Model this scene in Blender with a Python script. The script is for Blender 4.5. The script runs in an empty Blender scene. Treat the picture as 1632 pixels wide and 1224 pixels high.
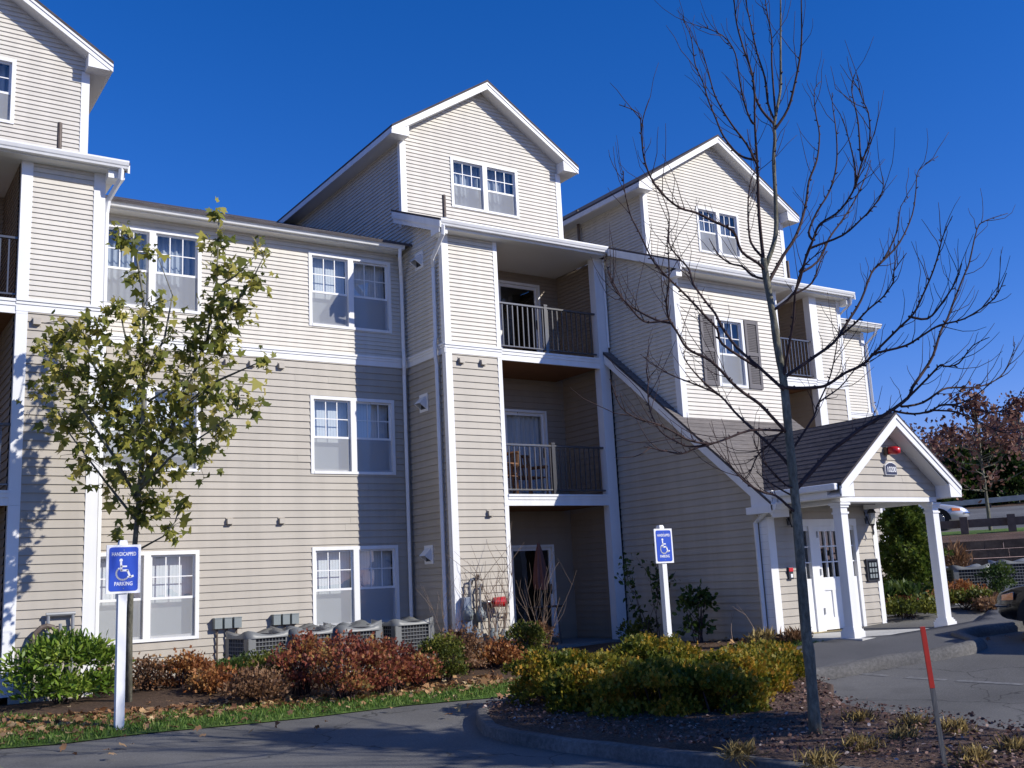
import bpy, bmesh, math, random
import numpy as np
from mathutils import Vector, Matrix
random.seed(7); RNG = np.random.default_rng(7)
SC = bpy.context.scene
COL = SC.collection
V = Vector

# ------------------------------------------------------------------ camera
CAM = V((-5.640, -17.501, 1.542)); YAW, PITCH, ROLL, FPX = 0.59442, 0.18777, -0.04990, 1650.87
_f = V((math.sin(YAW)*math.cos(PITCH), math.cos(YAW)*math.cos(PITCH), math.sin(PITCH)))
_r = V((math.cos(YAW), -math.sin(YAW), 0)); _u = _r.cross(_f)
R2 = _r*math.cos(ROLL) + _u*math.sin(ROLL); U2 = _u*math.cos(ROLL) - _r*math.sin(ROLL)
cam = bpy.data.objects.new('camera', bpy.data.cameras.new('camera')); COL.objects.link(cam)
m3 = Matrix((R2, U2, -_f)).transposed()
cam.matrix_world = Matrix.Translation(CAM) @ m3.to_4x4()
cam.data.sensor_width = 36.0; cam.data.lens = FPX/1632*36.0
cam.data.clip_start = 0.05; cam.data.clip_end = 3000
SC.camera = cam

# ------------------------------------------------------------------ sky, sun, exposure
SUNV = V((0.71, -1.0, 0.72)).normalized()
EL = math.asin(SUNV.z); AZ = math.atan2(SUNV.x, SUNV.y)
w = bpy.data.worlds.new('World'); SC.world = w; w.use_nodes = True
nt = w.node_tree; bg = nt.nodes['Background']
sky = nt.nodes.new('ShaderNodeTexSky'); sky.sky_type = 'NISHITA'; sky.sun_disc = False
sky.sun_elevation = EL; sky.sun_rotation = AZ
sky.altitude = 0; sky.air_density = 1.0; sky.dust_density = 0.0; sky.ozone_density = 6.0
hs = nt.nodes.new('ShaderNodeMix'); hs.data_type = 'RGBA'; hs.blend_type = 'MULTIPLY'; hs.inputs[0].default_value = 1; hs.inputs[7].default_value = (1.5, 1.08, 1.53, 1)   # very clear, deep blue autumn sky
sat = nt.nodes.new('ShaderNodeHueSaturation'); sat.inputs['Saturation'].default_value = 1.26
nt.links.new(sky.outputs[0], sat.inputs['Color']); nt.links.new(sat.outputs[0], hs.inputs[6]); nt.links.new(hs.outputs[2], bg.inputs[0]); bg.inputs[1].default_value = 0.1
sl = bpy.data.lights.new('sun', 'SUN'); sl.energy = 4.9; sl.angle = math.radians(0.53); sl.color = (1.0, 0.95, 0.86)
so = bpy.data.objects.new('sun', sl); COL.objects.link(so); so.rotation_euler = SUNV.to_track_quat('Z', 'Y').to_euler(); so.location = (20, -30, 30)
SC.view_settings.view_transform = 'Standard'; SC.view_settings.look = 'None'
SC.view_settings.gamma = 1; SC.view_settings.exposure = 0.0
SC.render.engine = 'CYCLES'; SC.cycles.max_bounces = 8; SC.cycles.transparent_max_bounces = 16

# ------------------------------------------------------------------ helpers
def ss(a, b, x):
    t = min(1, max(0, (x-a)/(b-a))); return t*t*(3-2*t)
def g(x, y):                                   # height of the ground
    rx = .30*ss(4.5, 9, x)*(1-.75*ss(-5, -3, y))
    if x > 9: rx += .035*(min(x, 22)-9)
    return .22*ss(-9.5, -2, y) + rx
def ray(px, py): return _f + R2*((px-816)/FPX) - U2*((py-612)/FPX)
def gd(px, py, dz=0):                          # pixel -> point on the ground
    d = ray(px, py); t = 2
    while t < 150:
        P = CAM + d*t
        if P.z < g(P.x, P.y)+dz: return P
        t += .02
    return CAM + d*t
FH = V((_f.x, _f.y, 0)).normalized()
def vp(px, py, D):                             # pixel -> point at horizontal distance D in front of the camera
    d = ray(px, py); return CAM + d*(D/(d.x*FH.x + d.y*FH.y))
def hdist(P): return (P-CAM).dot(FH)

class MB:
    def __init__(s): s.v = []; s.f = []
    def quad(s, *p):
        n = len(s.v); s.v += [tuple(q) for q in p]; s.f.append(tuple(range(n, n+len(p))))
    def hexa(s, p):                            # 8 corners: bottom 4 ccw, top 4 ccw
        n = len(s.v); s.v += [tuple(q) for q in p]
        for f in ((3,2,1,0),(4,5,6,7),(0,1,5,4),(1,2,6,5),(2,3,7,6),(3,0,4,7)): s.f.append(tuple(n+i for i in f))
    def box(s, x0, x1, y0, y1, z0, z1):
        s.hexa([(x0,y0,z0),(x1,y0,z0),(x1,y1,z0),(x0,y1,z0),(x0,y0,z1),(x1,y0,z1),(x1,y1,z1),(x0,y1,z1)])
    def obox(s, F, u0, u1, w0, w1, z0, z1):    # box in a frame (U along, N out, Z up)
        s.hexa([F(u0,w1,z0),F(u1,w1,z0),F(u1,w0,z0),F(u0,w0,z0),F(u0,w1,z1),F(u1,w1,z1),F(u1,w0,z1),F(u0,w0,z1)])
    def prism(s, poly, vec):                   # polygon of 3d points extruded by vec
        n = len(poly); b = len(s.v); vec = V(vec)
        s.v += [tuple(V(p)) for p in poly] + [tuple(V(p)+vec) for p in poly]
        s.f.append(tuple(b+i for i in range(n))[::-1]); s.f.append(tuple(b+n+i for i in range(n)))
        for i in range(n): j = (i+1) % n; s.f.append((b+i, b+j, b+n+j, b+n+i))
    def tube(s, pts, rad, n=6, cap=True):
        pts = [V(p) for p in pts]; k = len(pts)
        if not hasattr(rad, '__len__'): rad = [rad]*k
        b = len(s.v); prev = None
        for i in range(k):
            t = (pts[min(i+1,k-1)]-pts[max(i-1,0)])
            t = t.normalized() if t.length > 1e-9 else V((0,0,1))
            if prev is None:
                a = t.cross(V((0,0,1)) if abs(t.z) < .9 else V((1,0,0))).normalized()
            else:
                a = prev - t*prev.dot(t); a = a.normalized() if a.length > 1e-6 else t.orthogonal().normalized()
            prev = a; c = t.cross(a)
            for j in range(n):
                th = 2*math.pi*j/n; s.v.append(tuple(pts[i] + (a*math.cos(th)+c*math.sin(th))*rad[i]))
        for i in range(k-1):
            for j in range(n):
                j2 = (j+1) % n; s.f.append((b+i*n+j, b+i*n+j2, b+(i+1)*n+j2, b+(i+1)*n+j))
        if cap:
            s.f.append(tuple(b+j for j in range(n))[::-1]); s.f.append(tuple(b+(k-1)*n+j for j in range(n)))
    def lathe(s, c, prof, n=16):               # prof: list of (r, z) round a vertical axis at c
        b = len(s.v)
        for r, z in prof:
            for j in range(n): th = 2*math.pi*j/n; s.v.append((c[0]+r*math.cos(th), c[1]+r*math.sin(th), c[2]+z))
        for i in range(len(prof)-1):
            for j in range(n):
                j2 = (j+1) % n; s.f.append((b+i*n+j, b+i*n+j2, b+(i+1)*n+j2, b+(i+1)*n+j))
        s.f.append(tuple(b+j for j in range(n))[::-1]); s.f.append(tuple(b+(len(prof)-1)*n+j for j in range(n)))
    def build(s, name, mat, parent=None, smooth=False, bevel=0):
        org = V((0,0,0)) if parent is None else V(parent.get('_org', (0,0,0)))
        me = bpy.data.meshes.new(name)
        me.from_pydata([tuple(V(p)-org) for p in s.v], [], s.f); me.update()
        if mat is not None: me.materials.append(mat)
        o = bpy.data.objects.new(name, me); COL.objects.link(o)
        if parent is not None: o.parent = parent; o['_org'] = tuple(org)
        if smooth:
            for p in me.polygons: p.use_smooth = True
        if bevel:
            md = o.modifiers.new('bevel', 'BEVEL'); md.width = bevel; md.segments = 2; md.limit_method = 'ANGLE'; md.angle_limit = .6
        return o
def thing(name, loc, label, cat, group=None, rz=0):
    o = bpy.data.objects.new(name, None); COL.objects.link(o); o.location = loc; o.empty_display_size = .2
    o.rotation_euler.z = rz
    o['_org'] = tuple(loc); o['label'] = label; o['category'] = cat
    if group: o['group'] = group
    return o
def tag(o, label, cat, group=None):
    o['label'] = label; o['category'] = cat
    if group: o['group'] = group
    return o
def structure(o): o['kind'] = 'structure'; return o
def kids(o): return [c for c in bpy.data.objects if c.parent == o]
def dup(o, loc, rz=None, sc=None, label=None, group=None, parent=None):
    c = o.copy(); COL.objects.link(c)
    if parent is not None: c.parent = parent
    else:
        c.location = loc
        if rz is not None: c.rotation_euler.z = rz
        if sc is not None: c.scale = (sc, sc, sc) if not hasattr(sc, '__len__') else sc
        if label: c['label'] = label
        if group: c['group'] = group
    for ch in kids(o):
        dup(ch, None, parent=c)
    return c
class Fr:                                      # wall frame
    def __init__(s, O, U, N): s.O = V(O); s.U = V(U).normalized(); s.N = V(N).normalized()
    def __call__(s, u, w, z): return s.O + s.U*u + s.N*w + V((0,0,z))

# ------------------------------------------------------------------ materials
def mat(name, col, rough=.6, metal=0, var=0, vscale=3, bump=0, bscale=40, spec=.5, coat=0, island=0, streak=0):
    m = bpy.data.materials.new(name); m.use_nodes = True; n = m.node_tree; b = n.nodes['Principled BSDF']
    b.inputs['Base Color'].default_value = (*col, 1); b.inputs['Roughness'].default_value = rough
    b.inputs['Metallic'].default_value = metal; b.inputs['Specular IOR Level'].default_value = spec
    if coat: b.inputs['Coat Weight'].default_value = coat; b.inputs['Coat Roughness'].default_value = .04
    tc = n.nodes.new('ShaderNodeTexCoord')
    if var:
        no = n.nodes.new('ShaderNodeTexNoise'); no.inputs['Scale'].default_value = vscale; no.inputs['Detail'].default_value = 6
        n.links.new(tc.outputs['Object'], no.inputs['Vector'])
        mr = n.nodes.new('ShaderNodeMapRange'); mr.inputs[1].default_value = .3; mr.inputs[2].default_value = .7
        mr.inputs[3].default_value = 1-var; mr.inputs[4].default_value = 1+var
        n.links.new(no.outputs['Fac'], mr.inputs[0])
        mx = n.nodes.new('ShaderNodeMix'); mx.data_type = 'RGBA'; mx.blend_type = 'MULTIPLY'; mx.inputs[0].default_value = 1
        mx.inputs[6].default_value = (*col, 1); n.links.new(mr.outputs[0], mx.inputs[7]); n.links.new(mx.outputs[2], b.inputs['Base Color'])
        last = mx.outputs[2]
        def mul(sock):
            nonlocal last
            m2 = n.nodes.new('ShaderNodeMix'); m2.data_type = 'RGBA'; m2.blend_type = 'MULTIPLY'; m2.inputs[0].default_value = 1
            n.links.new(last, m2.inputs[6]); n.links.new(sock, m2.inputs[7]); last = m2.outputs[2]; n.links.new(last, b.inputs['Base Color'])
        if island:
            ge = n.nodes.new('ShaderNodeNewGeometry'); r2 = n.nodes.new('ShaderNodeMapRange'); r2.inputs[3].default_value = 1-island; r2.inputs[4].default_value = 1+island
            n.links.new(ge.outputs['Random Per Island'], r2.inputs[0]); mul(r2.outputs[0])
        if streak:                                # rain streaks and grime running down
            mp = n.nodes.new('ShaderNodeMapping'); mp.inputs['Scale'].default_value = (5, 5, .22); n.links.new(tc.outputs['Object'], mp.inputs[0])
            n5 = n.nodes.new('ShaderNodeTexNoise'); n5.inputs['Scale'].default_value = 1.0; n5.inputs['Detail'].default_value = 5; n.links.new(mp.outputs[0], n5.inputs['Vector'])
            r3 = n.nodes.new('ShaderNodeMapRange'); r3.inputs[1].default_value = .35; r3.inputs[2].default_value = .75; r3.inputs[3].default_value = 1.02; r3.inputs[4].default_value = 1-streak
            n.links.new(n5.outputs['Fac'], r3.inputs[0]); mul(r3.outputs[0])
    if bump:
        n2 = n.nodes.new('ShaderNodeTexNoise'); n2.inputs['Scale'].default_value = bscale; n2.inputs['Detail'].default_value = 4
        n.links.new(tc.outputs['Object'], n2.inputs['Vector'])
        bp = n.nodes.new('ShaderNodeBump'); bp.inputs['Strength'].default_value = bump; bp.inputs['Distance'].default_value = .02
        n.links.new(n2.outputs['Fac'], bp.inputs['Height']); n.links.new(bp.outputs[0], b.inputs['Normal'])
    return m
def ramp_mat(name, stops, scale, detail=8, rough=.9, bump=.4, bdist=.02, second=None, stretch=None, crack=0):
    m = bpy.data.materials.new(name); m.use_nodes = True; n = m.node_tree; b = n.nodes['Principled BSDF']
    tc = n.nodes.new('ShaderNodeTexCoord'); no = n.nodes.new('ShaderNodeTexNoise')
    no.inputs['Scale'].default_value = scale; no.inputs['Detail'].default_value = detail; no.inputs['Roughness'].default_value = .7
    vec = tc.outputs['Object']
    if stretch:
        mp = n.nodes.new('ShaderNodeMapping'); mp.inputs['Scale'].default_value = stretch; n.links.new(vec, mp.inputs[0]); vec = mp.outputs[0]
    n.links.new(vec, no.inputs['Vector'])
    cr = n.nodes.new('ShaderNodeValToRGB')
    while len(cr.color_ramp.elements) < len(stops): cr.color_ramp.elements.new(.5)
    for e, (p, c) in zip(cr.color_ramp.elements, stops): e.position = p; e.color = (*c, 1)
    n.links.new(no.outputs['Fac'], cr.inputs[0]); out = cr.outputs[0]
    if second:
        s2, amt = second; n3 = n.nodes.new('ShaderNodeTexNoise'); n3.inputs['Scale'].default_value = s2; n3.inputs['Detail'].default_value = 3
        n.links.new(vec, n3.inputs['Vector'])
        mr = n.nodes.new('ShaderNodeMapRange'); mr.inputs[1].default_value = .3; mr.inputs[2].default_value = .7; mr.inputs[3].default_value = 1-amt; mr.inputs[4].default_value = 1+amt
        n.links.new(n3.outputs['Fac'], mr.inputs[0]); mx = n.nodes.new('ShaderNodeMix'); mx.data_type = 'RGBA'; mx.blend_type = 'MULTIPLY'; mx.inputs[0].default_value = 1
        n.links.new(out, mx.inputs[6]); n.links.new(mr.outputs[0], mx.inputs[7]); out = mx.outputs[2]
    if crack:
        nd = n.nodes.new('ShaderNodeTexNoise'); nd.inputs['Scale'].default_value = 1.6; nd.inputs['Detail'].default_value = 6; n.links.new(vec, nd.inputs['Vector'])
        va = n.nodes.new('ShaderNodeVectorMath'); va.operation = 'MULTIPLY_ADD'; va.inputs[1].default_value = (.7,.7,.7); n.links.new(nd.outputs['Color'], va.inputs[0]); n.links.new(vec, va.inputs[2])
        vo = n.nodes.new('ShaderNodeTexVoronoi'); vo.feature = 'DISTANCE_TO_EDGE'; vo.inputs['Scale'].default_value = .42; n.links.new(va.outputs[0], vo.inputs['Vector'])
        r4 = n.nodes.new('ShaderNodeMapRange'); r4.inputs[1].default_value = .0; r4.inputs[2].default_value = .007; r4.inputs[3].default_value = 1-crack; r4.inputs[4].default_value = 1; n.links.new(vo.outputs['Distance'], r4.inputs[0])
        np_ = n.nodes.new('ShaderNodeTexNoise'); np_.inputs['Scale'].default_value = .9; np_.inputs['Detail'].default_value = 2; n.links.new(vec, np_.inputs['Vector'])
        r5 = n.nodes.new('ShaderNodeMapRange'); r5.inputs[1].default_value = .58; r5.inputs[2].default_value = .66; r5.inputs[3].default_value = 1; r5.inputs[4].default_value = .80; n.links.new(np_.outputs['Fac'], r5.inputs[0])
        for so_ in (r4.outputs[0], r5.outputs[0]):
            m6 = n.nodes.new('ShaderNodeMix'); m6.data_type = 'RGBA'; m6.blend_type = 'MULTIPLY'; m6.inputs[0].default_value = 1; n.links.new(out, m6.inputs[6]); n.links.new(so_, m6.inputs[7]); out = m6.outputs[2]
    n.links.new(out, b.inputs['Base Color']); b.inputs['Roughness'].default_value = rough; b.inputs['Specular IOR Level'].default_value = .25
    if bump:
        bp = n.nodes.new('ShaderNodeBump'); bp.inputs['Strength'].default_value = bump; bp.inputs['Distance'].default_value = bdist
        n.links.new(no.outputs['Fac'], bp.inputs['Height']); n.links.new(bp.outputs[0], b.inputs['Normal'])
    return m
def leaf_mat(name, stops, trans=.35, rough=.55):
    m = bpy.data.materials.new(name); m.use_nodes = True; n = m.node_tree; b = n.nodes['Principled BSDF']
    at = n.nodes.new('ShaderNodeAttribute'); at.attribute_name = 'tint'
    cr = n.nodes.new('ShaderNodeValToRGB')
    while len(cr.color_ramp.elements) < len(stops): cr.color_ramp.elements.new(.5)
    for e, (p, c) in zip(cr.color_ramp.elements, stops): e.position = p; e.color = (*c, 1)
    n.links.new(at.outputs['Fac'], cr.inputs[0]); n.links.new(cr.outputs[0], b.inputs['Base Color']); b.inputs['Roughness'].default_value = rough
    b.inputs['Specular IOR Level'].default_value = .3
    tl = n.nodes.new('ShaderNodeBsdfTranslucent'); n.links.new(cr.outputs[0], tl.inputs[0])
    ms = n.nodes.new('ShaderNodeMixShader'); ms.inputs[0].default_value = trans
    n.links.new(b.outputs[0], ms.inputs[1]); n.links.new(tl.outputs[0], ms.inputs[2]); n.links.new(ms.outputs[0], n.nodes['Material Output'].inputs[0])
    return m
def glass_mat(name, tint, base=.06, rough=0.0):
    m = bpy.data.materials.new(name); m.use_nodes = True; n = m.node_tree; n.nodes.remove(n.nodes['Principled BSDF'])
    tr = n.nodes.new('ShaderNodeBsdfTransparent'); tr.inputs[0].default_value = (*tint, 1)
    gl = n.nodes.new('ShaderNodeBsdfGlossy'); gl.inputs['Roughness'].default_value = rough; gl.inputs[0].default_value = (1,1,1,1)
    tg = n.nodes.new('ShaderNodeTexCoord'); ng = n.nodes.new('ShaderNodeTexNoise'); ng.inputs['Scale'].default_value = 1.7; n.links.new(tg.outputs['Object'], ng.inputs['Vector'])
    bg_ = n.nodes.new('ShaderNodeBump'); bg_.inputs['Strength'].default_value = .35; bg_.inputs['Distance'].default_value = .02; n.links.new(ng.outputs['Fac'], bg_.inputs['Height']); n.links.new(bg_.outputs[0], gl.inputs['Normal'])
    fr = n.nodes.new('ShaderNodeLayerWeight'); fr.inputs[0].default_value = .5
    pw = n.nodes.new('ShaderNodeMath'); pw.operation = 'POWER'; pw.inputs[1].default_value = 4.0; n.links.new(fr.outputs['Facing'], pw.inputs[0])
    ad = n.nodes.new('ShaderNodeMath'); ad.operation = 'MULTIPLY_ADD'; ad.inputs[1].default_value = .9; ad.inputs[2].default_value = base+.04; ad.use_clamp = True
    n.links.new(pw.outputs[0], ad.inputs[0])
    ms = n.nodes.new('ShaderNodeMixShader'); n.links.new(ad.outputs[0], ms.inputs[0]); n.links.new(tr.outputs[0], ms.inputs[1]); n.links.new(gl.outputs[0], ms.inputs[2])
    n.links.new(ms.outputs[0], n.nodes['Material Output'].inputs[0]); return m
def screen_mat(name, col, alpha):
    m = bpy.data.materials.new(name); m.use_nodes = True; n = m.node_tree; n.nodes.remove(n.nodes['Principled BSDF'])
    tr = n.nodes.new('ShaderNodeBsdfTransparent'); df = n.nodes.new('ShaderNodeBsdfDiffuse'); df.inputs[0].default_value = (*col, 1)
    ms = n.nodes.new('ShaderNodeMixShader'); ms.inputs[0].default_value = alpha
    n.links.new(tr.outputs[0], ms.inputs[1]); n.links.new(df.outputs[0], ms.inputs[2]); n.links.new(ms.outputs[0], n.nodes['Material Output'].inputs[0]); return m

M = dict(
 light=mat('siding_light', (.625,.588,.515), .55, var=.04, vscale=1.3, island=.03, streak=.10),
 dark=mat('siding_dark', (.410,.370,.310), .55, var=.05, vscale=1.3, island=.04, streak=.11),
 recess=mat('recess_siding_shaded', (.30,.245,.185), .6, var=.05, vscale=1.3, island=.03, streak=.05),  # brownish tan siding, darkened to put the recess shade into the colour
 white=mat('white_trim', (.81,.81,.80), .5, var=.03, vscale=2, streak=.08),
 soffit=mat('white_soffit', (.74,.73,.70), .6),
 shingle=ramp_mat('roof_shingles', [(.3,(.055,.048,.050)),(.6,(.10,.088,.090)),(.8,(.16,.142,.138))], 9, second=(1.2,.2), stretch=(1,1,4), bump=.3),
 shingle_light=ramp_mat('weathered_shingles', [(.3,(.13,.115,.105)),(.55,(.19,.17,.155)),(.8,(.26,.235,.21))], 7, second=(1.0,.15), stretch=(1,3,6), bump=.3),
 glass=glass_mat('window_glass', (.88,.92,.94), .05),
 doorglass=glass_mat('door_glass', (.30,.34,.38), .06),
 screen=screen_mat('insect_screen', (.42,.43,.44), .55),
 blind=mat('window_blind', (.66,.67,.68), .8),
 curtain=mat('curtain', (.42,.45,.50), .9, var=.1),
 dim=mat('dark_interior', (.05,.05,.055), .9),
 black=mat('black_metal', (.025,.025,.028), .38, spec=.6),
 rail=mat('railing_metal', (.05,.05,.055), .30, metal=.0, spec=.8, coat=.6),
 deck=ramp_mat('brown_wood', [(.3,(.13,.06,.03)),(.7,(.24,.12,.06))], 6, stretch=(1,14,14), bump=.1),
 patio=ramp_mat('patio_concrete_shaded', [(.3,(.20,.19,.18)),(.7,(.30,.29,.27))], 14, second=(1.5,.12), bump=.1),  # darker copy of the concrete, shade of the patio recess in its colour
 concrete=ramp_mat('concrete', [(.3,(.42,.41,.38)),(.7,(.58,.57,.53))], 14, second=(1.5,.12), bump=.1),
 asphalt=ramp_mat('asphalt', [(.25,(.095,.092,.086)),(.5,(.140,.136,.127)),(.75,(.225,.215,.20))], 55, second=(.45,.28), bump=.4, bdist=.010, crack=.6),
 walk=ramp_mat('walk_asphalt', [(.25,(.075,.074,.075)),(.5,(.105,.104,.105)),(.8,(.17,.165,.16))], 80, second=(.7,.16), bump=.25, bdist=.006),
 curbm=ramp_mat('asphalt_curb', [(.25,(.075,.07,.066)),(.5,(.125,.12,.112)),(.8,(.21,.20,.185))], 24, second=(1.4,.25), bump=.3, bdist=.01),
 mulch=ramp_mat('bark_mulch', [(.3,(.045,.027,.019)),(.5,(.115,.072,.052)),(.68,(.215,.15,.115)),(.8,(.40,.33,.28))], 38, detail=10, second=(1.1,.3), bump=1.0, bdist=.03),
 soil=ramp_mat('soil', [(.3,(.05,.03,.02)),(.6,(.11,.07,.045)),(.8,(.2,.13,.08))], 22, second=(.8,.3), bump=.8, bdist=.03),
 lawn=ramp_mat('lawn_ground', [(.3,(.06,.11,.022)),(.55,(.11,.19,.036)),(.75,(.21,.22,.075))], 20, second=(.9,.35), bump=.8, bdist=.03),
 paint=mat('faded_paint', (.18,.176,.166), .8, var=.3, vscale=12),
 bark=ramp_mat('grey_bark', [(.3,(.075,.073,.054)),(.5,(.165,.158,.118)),(.72,(.30,.285,.21))], 22, second=(3,.3), stretch=(1,1,.4), bump=.9),
 twig=ramp_mat('twig_bark', [(.3,(.035,.022,.022)),(.7,(.085,.055,.05))], 8, bump=.2),
 tanwood=mat('tan_twig', (.24,.17,.12), .8, var=.2),
 grey=mat('grey_steel', (.30,.31,.32), .45, metal=.3, var=.08),
 meter=mat('meter_grey', (.22,.25,.25), .5, var=.08),
 acw=mat('unit_enamel', (.17,.175,.17), .45, var=.05),
 acd=mat('unit_coil', (.02,.022,.026), .7),
 acg=mat('guard_wire', (.22,.225,.22), .45),
 red=mat('red_enamel', (.55,.015,.02), .3, coat=.4),
 blue=mat('sign_blue', (.012,.065,.46), .4),
 signw=mat('sign_white', (.82,.82,.82), .45),
 navy=mat('plaque_navy', (.02,.025,.06), .4),
 orange=mat('orange_tape', (.72,.045,.02), .5, var=.1, vscale=8),
 stakew=ramp_mat('weathered_wood', [(.3,(.12,.11,.09)),(.7,(.26,.24,.20))], 10, stretch=(6,6,.6), bump=.2),
 shutter=mat('shutter_paint', (.115,.105,.110), .6, var=.06),
 umbrella=mat('umbrella_cloth', (.17,.075,.06), .9, var=.15, vscale=6),
 chairw=mat('teak', (.20,.10,.05), .6, var=.15, vscale=8),
 stone=ramp_mat('retaining_stone', [(.3,(.095,.068,.047)),(.6,(.17,.125,.088)),(.8,(.23,.175,.13))], 5, second=(1,.25), bump=.5),
 rust=mat('pipe_brown', (.12,.09,.07), .6, var=.2, vscale=9),
 pipe=mat('white_pipe', (.7,.7,.68), .5),
 brass=mat('brass', (.75,.62,.35), .3, metal=1),
 lamp_glass=glass_mat('lantern_glass', (.8,.8,.75), .15, .2),
 carblack=mat('black_car_paint', (.005,.005,.006), .3, coat=.35, spec=.3),
 carsilver=mat('silver_car_paint', (.62,.63,.66), .3, metal=.4, coat=1.0),
 carblue=mat('pale_blue_car_paint', (.55,.66,.72), .3, coat=1.0),
 tyre=mat('tyre_rubber', (.015,.015,.016), .85),
 rim=mat('alloy_rim', (.22,.22,.23), .3, metal=.9),
 lens=mat('headlight_lens', (.55,.58,.6), .1, coat=1),
 amber=mat('amber_lens', (.75,.20,.02), .25, coat=.6),
 carglass=mat('car_glass', (.012,.015,.02), .04, coat=1),
 chrome=mat('chrome', (.7,.7,.72), .12, metal=1),
)
# ------------------------------------------------------------------ ground
def sheet(name, poly, dz, m, step=.4, mound=0, skirt=0):
    bm = bmesh.new(); vs = [bm.verts.new((p[0], p[1], 0)) for p in poly]; bm.faces.new(vs)
    xs = [p[0] for p in poly]; ys = [p[1] for p in poly]
    for ax, lo, hi in ((0, min(xs), max(xs)), (1, min(ys), max(ys))):
        c = lo+step
        while c < hi:
            no = (1,0,0) if ax == 0 else (0,1,0); co = (c,0,0) if ax == 0 else (0,c,0)
            bmesh.ops.bisect_plane(bm, geom=bm.verts[:]+bm.edges[:]+bm.faces[:], plane_co=co, plane_no=no); c += step
    for f in bm.faces:
        if f.normal.z < 0: f.normal_flip()
    bm.normal_update()
    P = [V((p[0], p[1])) for p in poly]
    def edge_d(q):
        best = 9
        for i in range(len(P)):
            a, b = P[i], P[(i+1) % len(P)]; ab = b-a; t = max(0, min(1, (q-a).dot(ab)/max(ab.length_squared, 1e-9))); best = min(best, (a+ab*t-q).length)
        return best
    for v in bm.verts:
        z = g(v.co.x, v.co.y)+dz
        if mound:
            e = edge_d(V((v.co.x, v.co.y))); z += mound*ss(0, 1.2, e) + .02*math.sin(v.co.x*3.1+v.co.y*2.3)*ss(0, .3, e)
        v.co.z = z
    if skirt:
        ed = [e for e in bm.edges if e.is_boundary]
        r = bmesh.ops.extrude_edge_only(bm, edges=ed)
        for v in r['geom']:
            if isinstance(v, bmesh.types.BMVert): v.co.z -= skirt
    me = bpy.data.meshes.new(name); bm.to_mesh(me); bm.free(); me.materials.append(m)
    for p in me.polygons: p.use_smooth = True
    o = bpy.data.objects.new(name, me); COL.objects.link(o); return structure(o)

# one large sheet of asphalt and earth reaching the horizon
def ground_mesh(name, xs, ys, m):
    nx, ny = len(xs), len(ys)
    me = bpy.data.meshes.new(name)
    me.from_pydata([(x, y, g(x, y)) for y in ys for x in xs], [], [(j*nx+i, j*nx+i+1, (j+1)*nx+i+1, (j+1)*nx+i) for j in range(ny-1) for i in range(nx-1)])
    me.materials.append(m)
    for p in me.polygons: p.use_smooth = True
    o = bpy.data.objects.new(name, me); COL.objects.link(o); return structure(o)
xs = [-900,-300,-100,-60,-40,-30] + [(-24 + .5*i) for i in range(100)] + [27,30,36,45,60,100,300,900]
ys = [-900,-300,-100,-60,-40,-30] + [(-24 + .5*i) for i in range(60)] + [8,10,15,20,30,50,100,300,900]
ground_mesh('driveway', xs, ys, M['asphalt'])

grass_front = [(-14,-5.2),(-8,-5.3),(-3.96,-5.44),(-3.4,-5.6),(-2.8,-5.56),(-2.3,-5.6),(-1.5,-5.75),(-.7,-5.82),(.5,-5.8),(1.6,-6.0),(2.6,-5.95),(3.6,-5.75),(4.6,-5.65),(5.6,-5.8),(6.3,-6.15),(7.0,-6.25),(7.6,-6.4),(7.75,-6.1)]
sheet('lawn', grass_front + [(7.6,-5.3),(7.6,-3),(6,-3),(0,-3),(-14,-3)], .012, M['lawn'])
bed_front = [(-14,-2.9),(-5,-2.8),(-3.7,-2.75),(-3.1,-3.75),(-2.2,-4.3),(-1.1,-4.5),(-.2,-4.6),(.9,-4.92),(2.3,-4.9),(3.6,-4.6),(5.2,-4.5),(6.6,-5.1),(7.5,-5.6)]
sheet('planting_bed', bed_front + [(7.62,-5.3),(7.62,-1.5),(3.7,-1.5),(3.7,.05),(-2.3,.05),(-2.3,-1.6),(-14,-1.6)], .024, M['soil'], mound=.09)
WALK = [(5.35,-7.75),(5.9,-7.95),(6.6,-8.1),(7.2,-8.42),(7.75,-8.58),(8.15,-8.45),(8.36,-8.2),(8.6,-7.85),(9.2,-7.6),(10.2,-7.7),(11.5,-8.0),(13.5,-8.6),(15,-9.2),(15.6,-7.6),(13.5,-6.9),(12.2,-6.2),(10.6,-6.96),(8.3,-6.98),(7.7,-6.5),(7.0,-6.3),(6.3,-6.2),(5.6,-6.3),(4.9,-6.9),(4.9,-7.4)]
sheet('walkway', WALK, .10, M['walk'], skirt=.25)
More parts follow.
